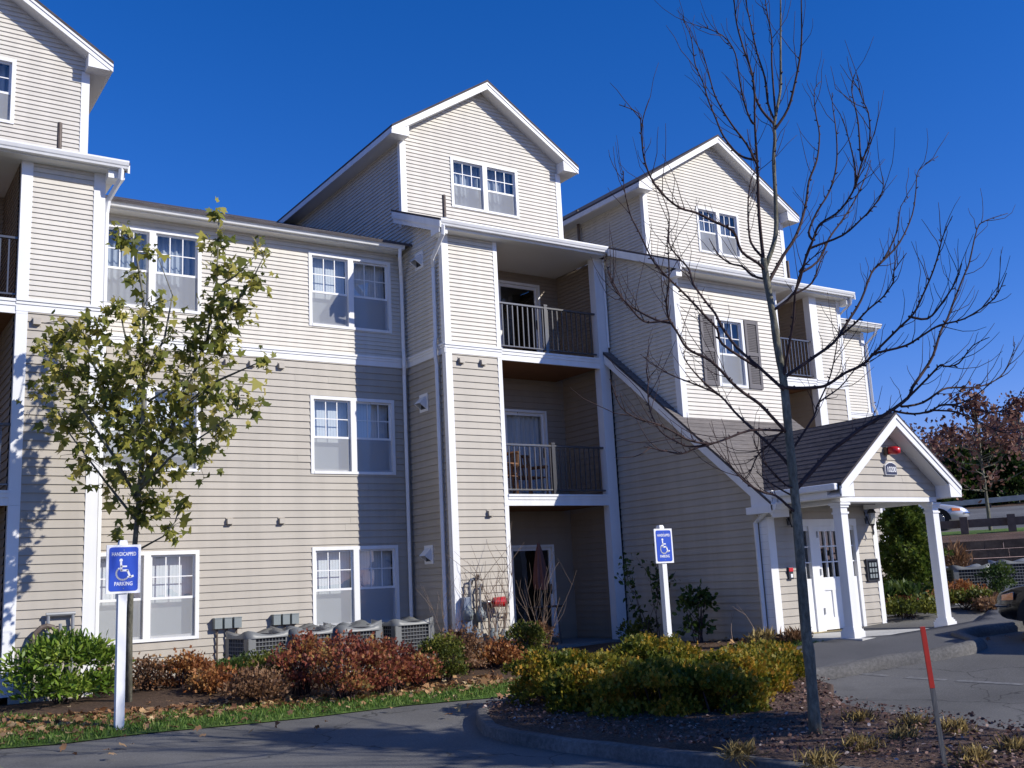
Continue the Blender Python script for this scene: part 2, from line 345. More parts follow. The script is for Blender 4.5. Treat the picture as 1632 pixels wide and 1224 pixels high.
def curb(name, path, wd, h, m, closed=False, lift=0):
    mb = MB(); n = len(path); P = [V((p[0], p[1])) for p in path]
    # resample
    Q = []
    rng = range(n if closed else n-1)
    for i in rng:
        a, b = P[i], P[(i+1) % n]; k = max(1, int((b-a).length/.25))
        for j in range(k): Q.append(a+(b-a)*(j/k))
    if not closed: Q.append(P[-1])
    N = len(Q); rings = []
    for i in range(N):
        a = Q[i-1] if (closed or i > 0) else Q[i]; b = Q[(i+1) % N] if (closed or i < N-1) else Q[i]
        t = (b-a).normalized(); nr = V((-t.y, t.x)); z = g(Q[i].x, Q[i].y)+lift; hj = h*(1+.05*math.sin(i*1.7))
        prof = [(-wd*.62, -.12), (-wd*.58, hj*.35), (-wd*.40, hj*.82), (-wd*.2, hj), (wd*.3, hj), (wd*.5, hj*.9), (wd*.5, -.12)]
        rings.append([V((Q[i].x+nr.x*o, Q[i].y+nr.y*o, z+zz)) for o, zz in prof])
    b0 = 0
    for r in rings: mb.v += [tuple(p) for p in r]
    k = len(rings[0])
    for i in range(N if closed else N-1):
        for j in range(k-1):
            i2 = (i+1) % N; mb.f.append((i*k+j, i2*k+j, i2*k+j+1, i*k+j+1))
    if not closed: mb.f.append(tuple(range(k))); mb.f.append(tuple((N-1)*k+j for j in range(k))[::-1])
    return structure(mb.build(name, m, smooth=True))
curb('kerb', [(5.0,-7.62),(5.35,-7.80),(5.9,-8.0),(6.6,-8.15),(7.2,-8.47),(7.75,-8.63),(8.2,-8.5),(8.42,-8.2),(8.66,-7.9),(9.2,-7.66),(10.2,-7.76),(11.5,-8.06),(13.5,-8.66)], .20, .145, M['curbm'])
ISL = [(.24,-7.58),(.55,-7.2),(1.0,-6.92),(1.64,-6.62),(2.5,-6.5),(3.9,-6.6),(5.0,-7.1),(5.3,-7.7),(4.8,-8.6),(4.1,-9.15),(3.55,-9.75),(3.2,-10.4),(3.15,-11.0),(3.05,-11.5),(2.85,-12),(2.85,-12.5),(2.6,-13.5),(1.9,-14.3),(1.2,-14.2),(.8,-13.4),(.45,-12.2),(.2,-11.0),(.04,-10.3),(-.06,-9.4),(-.12,-8.7),(-.03,-8.1)]
ISL = [(x+.24*(1-ss(0, 1.2, x)), y-.05) for x, y in ISL]
sheet('island_bed', ISL, .10, M['mulch'], step=.3, mound=.07)
curb('kerb', ISL[-9:]+ISL[:8], .17, .115, M['curbm'])
curb('kerb', ISL[7:18], .10, .10, M['mulch'])
# faint stall line
p0, p1 = gd(1372, 1074), gd(1632, 1092)
dv = (p1-p0); nn = V((-dv.y, dv.x, 0)).normalized()*.05
mb = MB(); K = 16
for i in range(K):
    if i in (3, 4, 9): continue
    a = p0+dv*(i/K); b = p0+dv*((i+1)/K)
    mb.quad(*[(q.x, q.y, g(q.x, q.y)+.004) for q in (a-nn, b-nn, b+nn, a+nn)])
structure(mb.build('parking_line', M['paint']))

# ------------------------------------------------------------------ terrace far right
E1 = V((.855,.52,0)).normalized(); E2 = V((E1.y, -E1.x, 0))
def terr(s, r, z): p = V((CAM.x, CAM.y, 0)) + E1*s + E2*r; return V((p.x, p.y, z))
def tz(s, r):
    t = [(31.6,1.98),(33.2,2.15),(35,2.32),(38.5,2.52),(44,2.9),(58,4.0),(62,4.3),(75,5.4),(110,7.5),(170,9)]
    for (a, za), (b, zb) in zip(t, t[1:]):
        if s <= b: return za+(zb-za)*(s-a)/(b-a)
    return t[-1][1]
def strip(name, s0, s1, m, r0=-4.5, r1=34, dz=0, n=6):
    mb = MB(); R = [r0+(r1-r0)*i/16 for i in range(17)]; S = [s0+(s1-s0)*i/n for i in range(n+1)]
    for s in S:
        for r in R: mb.v.append(tuple(terr(s, r, tz(s, r)+dz)))
    for i in range(n):
        for j in range(16): mb.f.append((i*17+j, i*17+j+1, (i+1)*17+j+1, (i+1)*17+j))
    return structure(mb.build(name, m, smooth=True))
strip('terrace_bed', 31.0, 34.2, M['mulch']); strip('terrace_lawn', 34.2, 36.6, M['lawn']); strip('upper_road', 36.6, 58.5, M['asphalt']); strip('hillside', 58.5, 170, M['soil'], r0=-60, r1=90)
mb = MB(); rr = random.Random(3)
for k in range(7):                                              # dry-stacked courses
    z0 = .35+k*.235; r = -4.5+rr.random()*.4; off = .006*k
    while r < 34:
        l = .45+rr.random()*.1; d = rr.random()*.03
        mb.hexa([terr(30.9+off-d, r, z0), terr(30.9+off-d, r+l-.004, z0), terr(31.4, r+l-.004, z0), terr(31.4, r, z0), terr(30.9+off-d, r, z0+.228), terr(30.9+off-d, r+l-.004, z0+.228), terr(31.4, r+l-.004, z0+.228), terr(31.4, r, z0+.228)]); r += l
tag(mb.build('retaining_wall', M['stone']), 'dark brown stacked block retaining wall beyond the right-hand cooling units', 'wall')
fence = thing('timber_guardrail', terr(34.4, 2, 2.2), 'dark timber post and beam guard fence on top of the retaining wall bank', 'fence')
mb = MB(); mb.hexa([terr(34.5, -4, 2.45), terr(34.5, 30, 2.45), terr(34.62, 30, 2.45), terr(34.62, -4, 2.45), terr(34.5, -4, 2.69), terr(34.5, 30, 2.69), terr(34.62, 30, 2.69), terr(34.62, -4, 2.69)]); mb.build('rail', M['rust'], fence)
for r in [-3.7+1.30*1.0*k for k in range(26)]:
    mb = MB(); mb.hexa([terr(34.25, r, 2.0), terr(34.25, r+.22, 2.0), terr(34.48, r+.22, 2.0), terr(34.48, r, 2.0), terr(34.25, r, 2.77), terr(34.25, r+.22, 2.77), terr(34.48, r+.22, 2.77), terr(34.48, r, 2.77)]); mb.build('post', M['rust'], fence)
gr = thing('road_guardrail', terr(58, 4, 4), 'long pale wooden guard rail along the far side of the upper road', 'fence')
mb = MB(); mb.hexa([terr(58.0, -6, 4.10), terr(58.0, 32, 5.0), terr(58.15, 32, 5.0), terr(58.15, -6, 4.10), terr(58.0, -6, 4.36), terr(58.0, 32, 5.26), terr(58.15, 32, 5.26), terr(58.15, -6, 4.36)]); mb.build('rail', mat('pale_rail', (.50,.45,.33), .8, var=.15), gr)
for k in range(15):
    r = -5.5+k*2.5; mb = MB(); mb.hexa([terr(58.15, r, 3.8), terr(58.15, r+.2, 3.8), terr(58.3, r+.2, 3.8), terr(58.3, r, 3.8), terr(58.15, r, 4.3), terr(58.15, r+.2, 4.3), terr(58.3, r+.2, 4.3), terr(58.3, r, 4.3)]); mb.build('post', M['rust'], gr)
# ------------------------------------------------------------------ apartment building
B = thing('apartment_building', (6, 0, .2), 'three storey apartment building with cream and tan lap siding, white trim and gabled dormers', 'building')
def clip(poly, ax, lo, hi):
    for s, lim in ((1, lo), (-1, hi)):
        out = []
        for i in range(len(poly)):
            a, b = poly[i-1], poly[i]; da = s*(a[ax]-lim); db = s*(b[ax]-lim)
            if (da >= 0) != (db >= 0):
                t = da/(da-db); out.append(tuple(a[k]+(b[k]-a[k])*t for k in (0, 1)))
            if db >= 0: out.append(b)
        poly = out
        if len(poly) < 3: return []
    return poly
def pieces(poly, holes):                       # polygon minus rectangles -> convex pieces
    if not holes: return [poly]
    us = sorted({p[0] for p in poly} | {h[0] for h in holes} | {h[1] for h in holes}); us = [us[0]] + [u for a, u in zip(us, us[1:]) if u-a > 1e-6]
    lo = min(p[1] for p in poly); hi = max(p[1] for p in poly); out = []
    for a, b in zip(us, us[1:]):
        z = lo; hh = sorted((h[2], h[3]) for h in holes if h[0] <= a+1e-6 and h[1] >= b-1e-6)
        for h0, h1 in hh + [(hi, hi)]:
            if h0-z > 1e-4:
                q = clip(clip(poly, 0, a, b), 1, z, h0)
                if q: out.append(q)
            z = max(z, h1)
    return out
LAPR = random.Random(5)
def lap(mb, F, poly, e, t=.019, zref=0, up=None):
    zs = [p[1] for p in poly]; k = math.floor((min(zs)-zref)/e)
    while zref+k*e < max(zs):
        z0 = zref+k*e; q = clip(poly, 1, z0, z0+e); k += 1
        if not q: continue
        cuts = []; u_ = LAPR.uniform(-3.6, 0); ua, ub = min(p[0] for p in q), max(p[0] for p in q)
        if ub-ua > 1.6:
            u_ = ua+LAPR.uniform(.3, 3.4)
            while u_ < ub-.25: cuts.append(u_); u_ += LAPR.uniform(2.6, 3.7)
        for i_, (c0, c1) in enumerate(zip([ua-1]+cuts, cuts+[ub+1])):
            qq = clip(q, 0, c0, c1) if cuts else q; o_ = .0025*(i_ % 2)
            if qq:
                mb.quad(*[F(u, t*(1-(z-z0)/e)+.001+o_, z) for u, z in qq])
                if i_ and not up: uc = c0; mb.quad(F(uc, .001, z0), F(uc, t+.001+o_, z0), F(uc, .001+o_, z0+e), F(uc, .001, z0+e))
        lowz = min(z for u, z in q)
        if lowz < z0+1e-4:
            us = [u for u, z in q if z < z0+1e-4]
            if len(us) >= 2: mb.quad(F(min(us), 0, z0), F(max(us), 0, z0), F(max(us), t+.001, z0), F(min(us), t+.001, z0))
EU, ELW = .0793, .1235
def wall(F, poly, e, m, holes=(), name='siding_wall'):
    mb = MB()
    for q in pieces(poly, list(holes)): lap(mb, F, q, e)
    return mb.build(name, m, B)
def rect(u0, u1, z0, z1): return [(u0,z0),(u1,z0),(u1,z1),(u0,z1)]
XL, XM, XMR, XB1, XR, XA2 = -2.30, 3.74, 7.62, 10.42, 14.95, 17.80
YM, YL, YB, YV = -1.52, -1.66, -3.50, -5.30
ZB0, ZB1 = 5.70, 5.885
FA = Fr((0,0,0), (1,0,0), (0,-1,0)); FM = Fr((0,YM,0), (1,0,0), (0,-1,0)); FL = Fr((0,YL,0), (1,0,0), (0,-1,0))
FBY = Fr((0,YB,0), (1,0,0), (0,-1,0)); FV = Fr((0,YV,0), (1,0,0), (0,-1,0))
FXM = Fr((XM,0,0), (0,-1,0), (-1,0,0)); FXB = Fr((XMR,0,0), (0,-1,0), (-1,0,0))   # u = -y
FXR = Fr((XB1,0,0), (0,1,0), (1,0,0))
Z1 = .34; SOF = 7.98; ST = 2.75
WT, WH = 2.306, 1.437
def boxpart(name, m, parent, *bx, bevel=0):
    mb = MB()
    for b in bx: mb.box(*b)
    return mb.build(name, m, parent, bevel=bevel)

# windows -----------------------------------------------------------
def window(F, u0, u1, z0, z1, units=2, inner='blind', cas=.062):
    mb = MB(); W0, W1 = -.06, .028
    mb.obox(F, u0, u0+cas, W0, W1, z0, z1); mb.obox(F, u1-cas, u1, W0, W1, z0, z1)
    mb.obox(F, u0+cas, u1-cas, W0, W1, z1-cas, z1); mb.obox(F, u0+cas, u1-cas, W0, W1+.006, z0, z0+cas*.8)
    U = [(u0+cas, u1-cas)]
    if units == 2:
        c = (u0+u1)/2; mb.obox(F, c-.055, c+.055, W0, W1, z0+cas*.8, z1-cas); U = [(u0+cas, c-.055), (c+.055, u1-cas)]
    wn = mb.build('window', M['white'], B)
    zb, zt = z0+cas*.8, z1-cas; zm = zb+(zt-zb)*.475
    sash = MB(); grid = MB(); gl = MB(); scr = MB(); bl = MB()
    for a, b in U:
        s = .032
        for (lo, hi, w) in ((zm-.02, zt, -.03), (zb, zm+.02, -.055)):
            sash.obox(F, a, a+s, w-.02, w+.01, lo, hi); sash.obox(F, b-s, b, w-.02, w+.01, lo, hi)
            sash.obox(F, a+s, b-s, w-.02, w+.012, lo, lo+s*1.2); sash.obox(F, a+s, b-s, w-.02, w+.01, hi-s, hi)
        gw = .0085
        for k in (1, 2):
            uu = a+s+(b-a-2*s)*k/3; grid.obox(F, uu-gw, uu+gw, -.034, -.024, zm+.02, zt-s)
        zz = (zm+.02+zt-s)/2; grid.obox(F, a+s, b-s, -.0335, -.0245, zz-gw, zz+gw)
        gl.quad(F(a+s, -.036, zm), F(b-s, -.036, zm), F(b-s, -.036, zt-s), F(a+s, -.036, zt-s))
        gl.quad(F(a+s, -.062, zb), F(b-s, -.062, zb), F(b-s, -.062, zm), F(a+s, -.062, zm))
        scr.quad(F(a+.006, -.022, zb), F(b-.006, -.022, zb), F(b-.006, -.022, zm-.02), F(a+.006, -.022, zm-.02))
        if inner == 'blind':
            n = 14                                          # slats of a closed vertical blind, slightly angled
            for i in range(n):
                q0 = a-.02+(b-a+.04)*i/n; q1 = a-.02+(b-a+.04)*(i+1)/n
                lo_ = zb-.05 if (int(a*7)+int(z0*3)) % 3 else zb+(zm-zb)*.35
                bl.quad(F(q0, -.20, lo_), F(q1, -.203, lo_), F(q1, -.203, zt+.05), F(q0, -.20, zt+.05))
        else:
            n = 44
            for i in range(n):
                q0 = a-.04+(b-a+.08)*i/n; q1 = a-.04+(b-a+.08)*(i+1)/n
                if inner == 'open' and .30 < i/n < .68: continue
                d0 = -.26+.025*math.sin(i*1.05)+.012*math.sin(i*.37); d1 = -.26+.025*math.sin((i+1)*1.05)+.012*math.sin((i+1)*.37)
                bl.quad(F(q0, d0, zb-.05), F(q1, d1, zb-.05), F(q1, d1, zt+.05), F(q0, d0, zt+.05))
    sash.build('sash', M['white'], wn); grid.build('muntin_grid', M['white'], wn); gl.build('pane', M['glass'], wn); scr.build('insect_screen', M['screen'], wn)
    bl.build('blind' if inner == 'blind' else 'curtain', M['blind'] if inner == 'blind' else M['curtain'], wn)
    return (u0+.02, u1-.02, z0+.02, z1-.02)
hA = []
for k in range(3):
    for (a, b) in ((-1.975, -.290), (1.719, 3.425)):
        inn = 'curtain' if (k == 2 and a < 0) else 'blind'
        hA.append(window(FA, a, b, WT-WH+k*ST, WT+k*ST, 2, inn))
# plane A walls
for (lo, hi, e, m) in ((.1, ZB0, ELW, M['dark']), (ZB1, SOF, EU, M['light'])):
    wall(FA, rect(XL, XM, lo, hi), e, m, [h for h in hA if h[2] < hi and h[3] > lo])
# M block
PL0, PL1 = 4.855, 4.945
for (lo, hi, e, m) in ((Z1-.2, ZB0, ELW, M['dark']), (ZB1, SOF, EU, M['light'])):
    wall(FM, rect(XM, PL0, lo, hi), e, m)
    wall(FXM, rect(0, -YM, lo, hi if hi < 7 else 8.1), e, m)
wall(FXM, [(0, 8.1), (-YM, 8.1), (-YM, 8.18), (0, 8.8)], EU, M['light'])
# left block
for (lo, hi, e, m) in ((.2, ZB0, ELW, M['dark']), (ZB1, SOF, EU, M['light'])):
    wall(FL, rect(-3.36, XL, lo, hi), e, m)
FXL = Fr((XL,0,0), (0,1,0), (1,0,0)); wall(FXL, [(YL,.2),(0,.2),(0,8.75),(YL,8.08)], ELW, M['light'])
# right block and far wing
for (lo, hi, e, m) in ((.3, ZB0, ELW, M['dark']), (ZB1, SOF, EU, M['light'])):
    wall(FM, rect(14.12, XR, lo, hi), e, m)
wall(FA, rect(XR, XA2, .3, 5.42), ELW, M['dark']); wall(FA, rect(XR, XA2, 5.42, 7.72), EU, M['light'])
FXE = Fr((XA2,0,0), (0,1,0), (1,0,0)); wall(FXE, rect(0, 10, .3, 7.7), ELW, M['dark'])
FXR2 = Fr((XR,0,0), (0,1,0), (1,0,0)); wall(FXR2, [(YM,.3),(0,.3),(0,8.5),(YM,7.98)], ELW, M['light'])
# stair side wall: tan below the sloping roof, cream above
SL = .833
def zr(y): return 5.93 - SL*(-1.58-y)          # top of the stair roof over y
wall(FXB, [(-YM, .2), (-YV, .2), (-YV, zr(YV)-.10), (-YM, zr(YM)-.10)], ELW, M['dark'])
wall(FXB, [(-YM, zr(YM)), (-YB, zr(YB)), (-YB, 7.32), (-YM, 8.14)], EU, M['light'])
# upper bay front with window and shutters
hB = [window(FBY, 8.62, 9.40, 5.02, 6.40, 1, 'curtain')]
wall(FBY, rect(XMR, XB1, zr(YB)-.02, 7.25), EU, M['light'], hB)
wall(FXR, [(YB,zr(YB)-.6),(0,zr(YB)-.6),(0,8.45),(YB,7.22)], EU, M['light'])
for a, b in ((8.22, 8.60), (9.42, 9.80)):
    mb = MB(); mb.obox(FBY, a, a+.06, .016, .045, 5.02, 6.40); mb.obox(FBY, b-.06, b, .016, .045, 5.02, 6.40)
    for z0, z1 in ((5.02, 5.10), (5.68, 5.75), (6.33, 6.40)): mb.obox(FBY, a+.06, b-.06, .016, .043, z0, z1)
    z = 5.10
    while z < 6.33:
        mb.quad(FBY(a+.06, .038, z), FBY(b-.06, .038, z), FBY(b-.06, .020, z+.034), FBY(a+.06, .020, z+.034)); z += .034
    mb.build('shutter', M['shutter'], B)

# corner boards, belts, beams ----------------------------------------
def boards(name, bxs, m=None):
    for b in bxs: boxpart(name, m or M['white'], B, b)
T = .022
boards('corner_board', [
 (XM-T, XM+.115, YM-T, YM+.0, Z1-.15, ZB0), (XM-T, XM+.115, YM-T, YM+.0, ZB1, SOF),
 (XM-T, XM, YM+.001, YM+.10, Z1-.15, ZB0), (XM-T, XM, YM+.001, YM+.10, ZB1, SOF),
 (XL-.145, XL+T, YL-T, YL, .2, ZB0), (XL-.145, XL+T, YL-T, YL, ZB1, SOF), (XL, XL+T, YL+.001, YL+.10, .2, SOF),
 (XMR-T, XMR+.12, YB-T, YB, zr(YB)-.06, 7.25), (XMR-T, XMR, YB+.001, YB+.12, zr(YB+.1)-.02, 7.3),
 (XB1-.09, XB1+T, YB-T, YB, zr(YB)-.06, 7.25),
 (XR-.10, XR+T, YM-T, YM, .35, ZB0), (XR-.10, XR+T, YM-T, YM, ZB1, SOF),
 (XA2-.12, XA2+T, -T, 0, .3, 7.72), (XR, XR+.02, -.08, -.001, .35, 7.9),
 (XMR-T, XMR+.15, YV-T, YV, .42, 2.62), (XMR-T, XMR, YV+.001, YV+.16, .25, 2.62), (XB1-.10, XB1+T, YV-T, YV, .42, 2.62),
])
def belt(F, a, b, z0, z1):
    mb = MB(); h = z1-z0
    mb.obox(F, a, b, 0, .024, z0, z0+h*.55); mb.obox(F, a, b, 0, .038, z0+h*.55, z0+h*.8); mb.obox(F, a, b, 0, .055, z0+h*.8, z1)
    mb.build('belt_board', M['white'], B)
belt(FA, XL+.01, XM, ZB0, ZB1); belt(FM, XM-.04, PL1, ZB0, ZB1); belt(FXM, 0, -YM+.03, ZB0, ZB1); belt(FL, -3.46, XL+.03, ZB0, ZB1)
belt(FM, 13.85, XR+.03, ZB0, ZB1); belt(FA, XR, XA2+.03, 5.34, 5.50)
# balcony posts and beams
def post(x0, x1, y0, y1, z0, z1): boxpart('post', M['white'], B, (x0, x1, y0, y1, z0, z1))
P2L, P2R = 7.315, 7.556
for lo, hi in ((Z1, 3.12-.21), (3.12-.21, 5.87-.21), (5.87-.21, SOF)):
    post(P2L, P2R, YM-.02, YM+.16, lo+.002, hi)
    post(PL0, PL1, YM-.02, YM+.10, lo+.002, hi); post(-3.455, -3.30, YL-.02, YL+.10, lo+.002, hi); post(13.86, 14.12, YM-.02, YM+.16, lo+.002, hi)
boxpart('corner_board', M['white'], B, (P2R, XMR-.002, YM+.06, YM+.12, Z1, SOF))
def balcony(x0, x1, yf, xr, deckz, levels, label_left=False):
    for k in range(levels):
        z = deckz+k*ST
        bc = boxpart('balcony_floor', M['deck'], B, (x0, x1, yf+.04, -.001, z-.20, z-.02))
        mb = MB()
        for (d, a, b) in ((.0, -.211, -.10), (.014, -.10, -.04), (.03, -.04, .0)): mb.box(x0, x1, yf-.012-d, yf+.03, z+a, z+b)
        mb.build('fascia_board', M['white'], bc)
        # railing
        yr = yf+.07; r = MB(); r.box(x0, x1, yr-.028, yr+.028, z+.915, z+.955); r.box(x0, x1, yr-.018, yr+.018, z+.075, z+.105)
        rl = r.build('railing', M['rail'], B, bevel=.006)
        n = int((x1-x0)/.113); bmb = MB()
        for i in range(1, n):
            xx = x0+(x1-x0)*i/n
            bmb.box(xx-.0105, xx+.0105, yr-.0105, yr+.0105, z+.105, z+.915)
        bmb.build('balusters', M['rail'], rl)
        pm = MB(); xc = x0+(x1-x0)*.475; pm.box(xc-.035, xc+.035, yr-.035, yr+.035, z-.02, z+.97); pm.box(xc-.042, xc+.042, yr-.042, yr+.042, z+.97, z+1.0); pm.build('rail_post', M['rail'], rl)
balcony(PL1, P2L, YM, 7.5, 3.12, 2); balcony(-5.9, -3.455, YL, -3.455, 3.12, 2); balcony(XB1+.03, 13.86, YM, 13.86, 3.12, 2)
# recess walls behind the balconies
def recess(x0, x1, yf, zf, front_left=True):
    sl = []
    for k in range(3):
        z = zf+k*ST if k else Z1; z = {0: Z1, 1: 3.12, 2: 5.87}[k]
        xc = x0 + .26; sl.append((xc, xc+1.80, z+.06, z+1.90))
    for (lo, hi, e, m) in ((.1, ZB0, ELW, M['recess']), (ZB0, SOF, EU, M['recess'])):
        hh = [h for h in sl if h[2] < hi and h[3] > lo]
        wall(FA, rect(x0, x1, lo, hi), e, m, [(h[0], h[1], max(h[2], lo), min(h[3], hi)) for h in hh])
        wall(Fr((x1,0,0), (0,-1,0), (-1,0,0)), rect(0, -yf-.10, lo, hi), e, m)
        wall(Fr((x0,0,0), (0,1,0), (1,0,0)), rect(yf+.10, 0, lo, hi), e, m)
    for k, (a, b, z0, z1) in enumerate(sl):
        mb = MB(); F = FA; c = .05
        mb.obox(F, a, a+c, -.08, .03, z0, z1); mb.obox(F, b-c, b, -.08, .03, z0, z1); mb.obox(F, a+c, b-c, -.08, .03, z1-c, z1); mb.obox(F, a+c, b-c, -.08, .03, z0, z0+.03)
        dr = mb.build('sliding_door', M['white'], B)
        mid = a+(b-a)*.42; ml = MB(); gl = MB()
        for (q0, q1, w) in ((a+c, mid+.05, -.02), (mid-.02, b-c, -.055)):
            ml.obox(F, q0, q0+.05, w-.02, w+.02, z0+.03, z1-c); ml.obox(F, q1-.05, q1, w-.02, w+.02, z0+.03, z1-c)
            ml.obox(F, q0+.05, q1-.05, w-.02, w+.02, z0+.03, z0+.11); ml.obox(F, q0+.05, q1-.05, w-.02, w+.02, z1-c-.06, z1-c)
            gl.quad(F(q0+.05, w, z0+.11), F(q1-.05, w, z0+.11), F(q1-.05, w, z1-c-.06), F(q0+.05, w, z1-c-.06))
        ml.build('sash', M['white'], dr); gl.build('pane', M['glass'] if k == 1 else M['doorglass'], dr)
        if k == 1:
            cu = MB(); n = 60
            for i in range(n):
                q0 = mid+(b-mid)*i/n; q1 = mid+(b-mid)*(i+1)/n
                cu.quad(F(q0, -.2+.03*math.sin(i*.95), z0), F(q1, -.2+.03*math.sin((i+1)*.95), z0), F(q1, -.2+.03*math.sin((i+1)*.95), z1), F(q0, -.2+.03*math.sin(i*.95), z1))
            cu.build('curtain', M['blind'], dr)
        boxpart('door_handle', M['black'], dr, (b-c-.09, b-c-.06, -.04, -.025, z0+.85, z0+1.05))
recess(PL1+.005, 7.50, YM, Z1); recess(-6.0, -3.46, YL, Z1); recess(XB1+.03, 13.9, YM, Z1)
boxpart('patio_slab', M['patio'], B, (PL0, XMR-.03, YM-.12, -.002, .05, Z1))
# rooms behind, closed at the back
boxpart('inner_floor', M['dim'], B, *[(XL-4, XA2-.1, .3, 9.9, z-.12, z) for z in (.3, 3.1, 5.85, 8.05)])
boxpart('rear_wall', M['dark'], B, (-7, XA2, 10.0, 10.1, .1, 8.3)); boxpart('inner_wall', M['dim'], B, (-7, XA2-.1, 3.2, 3.3, .1, 8.05))
boxpart('foundation', M['concrete'], B, (-7, XA2-.02, .02, 9.9, -.2, .3), (XM+.03, XMR-.03, YM+.03, .02, -.2, .14), (-7, XL-.03, YL+.03, .02, -.2, .2), (XMR+.03, XB1-.03, YV+.03, .02, -.2, .3), (XB1+.03, XR-.03, YM+.03, .02, -.2, .3))

# roofs -----------------------------------------------------------------
def slab(name, pts, th, m, parent=None):
    mb = MB(); mb.prism(pts, (0, 0, -th)); return mb.build(name, m, parent or B)
TS = .42
slab('main_roof', [(-7.2, -.40, 8.115), (14.9, -.40, 8.115), (14.9, 9, 11.78), (-7.2, 9, 11.78)], .05, M['shingle'])
slab('main_roof', [(-7.2, 9.0, 11.78), (14.9, 9.0, 11.78), (14.9, 18.4, 8.12), (-7.2, 18.4, 8.12)], .05, M['shingle'])
slab('wing_roof', [(14.902, -.45, 7.90), (XA2+.3, -.45, 7.90), (XA2+.3, 9, 11.1), (14.902, 9, 11.1)], .05, M['shingle'])
boxpart('end_wall', M['light'], B, (XA2-.05, XA2, .02, 9.9, 7.7, 8.0))
YSH = -1.89
for (x0, x1, y0, z0, q) in ((3.50, 7.44, YSH, 8.135, TS), (7.442, 7.80, -3.93, 7.275, TS), (7.802, 10.66, -3.93, 7.274, .35), (10.20, 15.18, YSH, 8.06, .34), (-7.2, -2.0, YSH-.12, 8.10, .40)):
    slab('shed_roof', [(x0, y0, z0), (x1, y0, z0), (x1, .02, z0+q*(.02-y0)), (x0, .02, z0+q*(.02-y0))], .04, M['shingle'])
def soffit(x0, x1, y0, y1, z, extra=0): boxpart('soffit', M['soffit'], B, (x0, x1, y0, y1, z, z+.02))
soffit(XL+.02, 3.56, -.27, .0, SOF); soffit(3.72, 7.46, -1.78, -.002, SOF); soffit(XMR-.17, 10.62, -3.81, YB+.2, 7.12); soffit(XB1+.03, 15.1, -1.78, -.002, SOF-.07); soffit(-7, -2.1, -1.92, -.002, SOF); soffit(XR+.03, XA2+.25, -.33, 0, 7.74)
def gutter(pts, name='gutter'):
    mb = MB(); a, b = V(pts[0]), V(pts[1]); prof = [(0, 0), (.075, 0), (.085, .03), (.10, .045), (.118, .09), (.118, .115), (.108, .115), (.104, .10), (0, .10)]
    mb.prism([(a.x, a.y-p, a.z+q) for p, q in prof], b-a); mb.build(name, M['white'], B)
gutter([(XL+.03, -.27, 8.005), (3.585, -.27, 8.005)]); gutter([(3.52, -1.785, 8.025), (7.44, -1.785, 8.025)]); gutter([(7.46, -3.82, 7.16), (10.66, -3.82, 7.16)]); gutter([(10.25, -1.785, 7.955), (15.16, -1.785, 7.955)]); gutter([(-7.1, -1.925, 8.0), (-2.02, -1.925, 8.0)]); gutter([(XR+.1, -.335, 7.78), (XA2+.28, -.335, 7.78)])
boards('fascia_board', [(XL+.03, 3.585, -.268, -.25, SOF+.02, 8.10), (3.53, 7.44, -1.783, -1.765, SOF+.02, 8.12), (7.46, 10.65, -3.818, -3.80, 7.14, 7.25), (10.3, 15.15, -1.783, -1.765, SOF-.05, 8.05), (-7, -2.03, -1.923, -1.905, SOF+.02, 8.09), (XR+.1, XA2+.27, -.333, -.315, 7.76, 7.88)])
def rake(x, y0, z0, y1, z1, h=.13, th=.03):
    mb = MB(); mb.prism([(x, y0, z0), (x, y1, z1), (x, y1, z1-h), (x, y0, z0-h)], (th, 0, 0)); mb.build('rake_board', M['white'], B)
rake(3.50, -1.885, 8.095, .0, 8.095+TS*1.885); rake(3.53, -1.80, 8.06, 0, 8.06+TS*1.8, .16, .02)
slab('soffit', [(3.53, -1.80, 8.03), (3.72, -1.80, 8.03), (3.72, 0, 8.03+TS*1.8), (3.53, 0, 8.03+TS*1.8)], .01, M['soffit'])
boxpart('eave_return', M['white'], B, (3.525, 3.72, -1.78, -1.50, 7.90, 8.02))
rake(7.44, -3.93, 7.235, -1.86, 7.235+TS*2.07, .15); slab('soffit', [(7.47, -3.9, 7.16), (XMR, -3.9, 7.16), (XMR, -1.5, 7.16+TS*2.4), (7.47, -1.5, 7.16+TS*2.4)], .01, M['soffit'])
boxpart('eave_return', M['white'], B, (7.45, XMR-.03, -3.80, -3.40, 7.0, 7.14))
rake(15.15, -1.885, 8.02, 0, 8.02+.33*1.885); rake(-2.03, -2.0, 8.06, 0, 8.06+TS*2.0)
boxpart('eave_return', M['white'], B, (-2.29, -2.05, -1.90, -1.62, 7.86, 7.975)); boxpart('eave_return', M['white'], B, (14.98, 15.14, -1.76, -1.5, 7.78, 7.905))

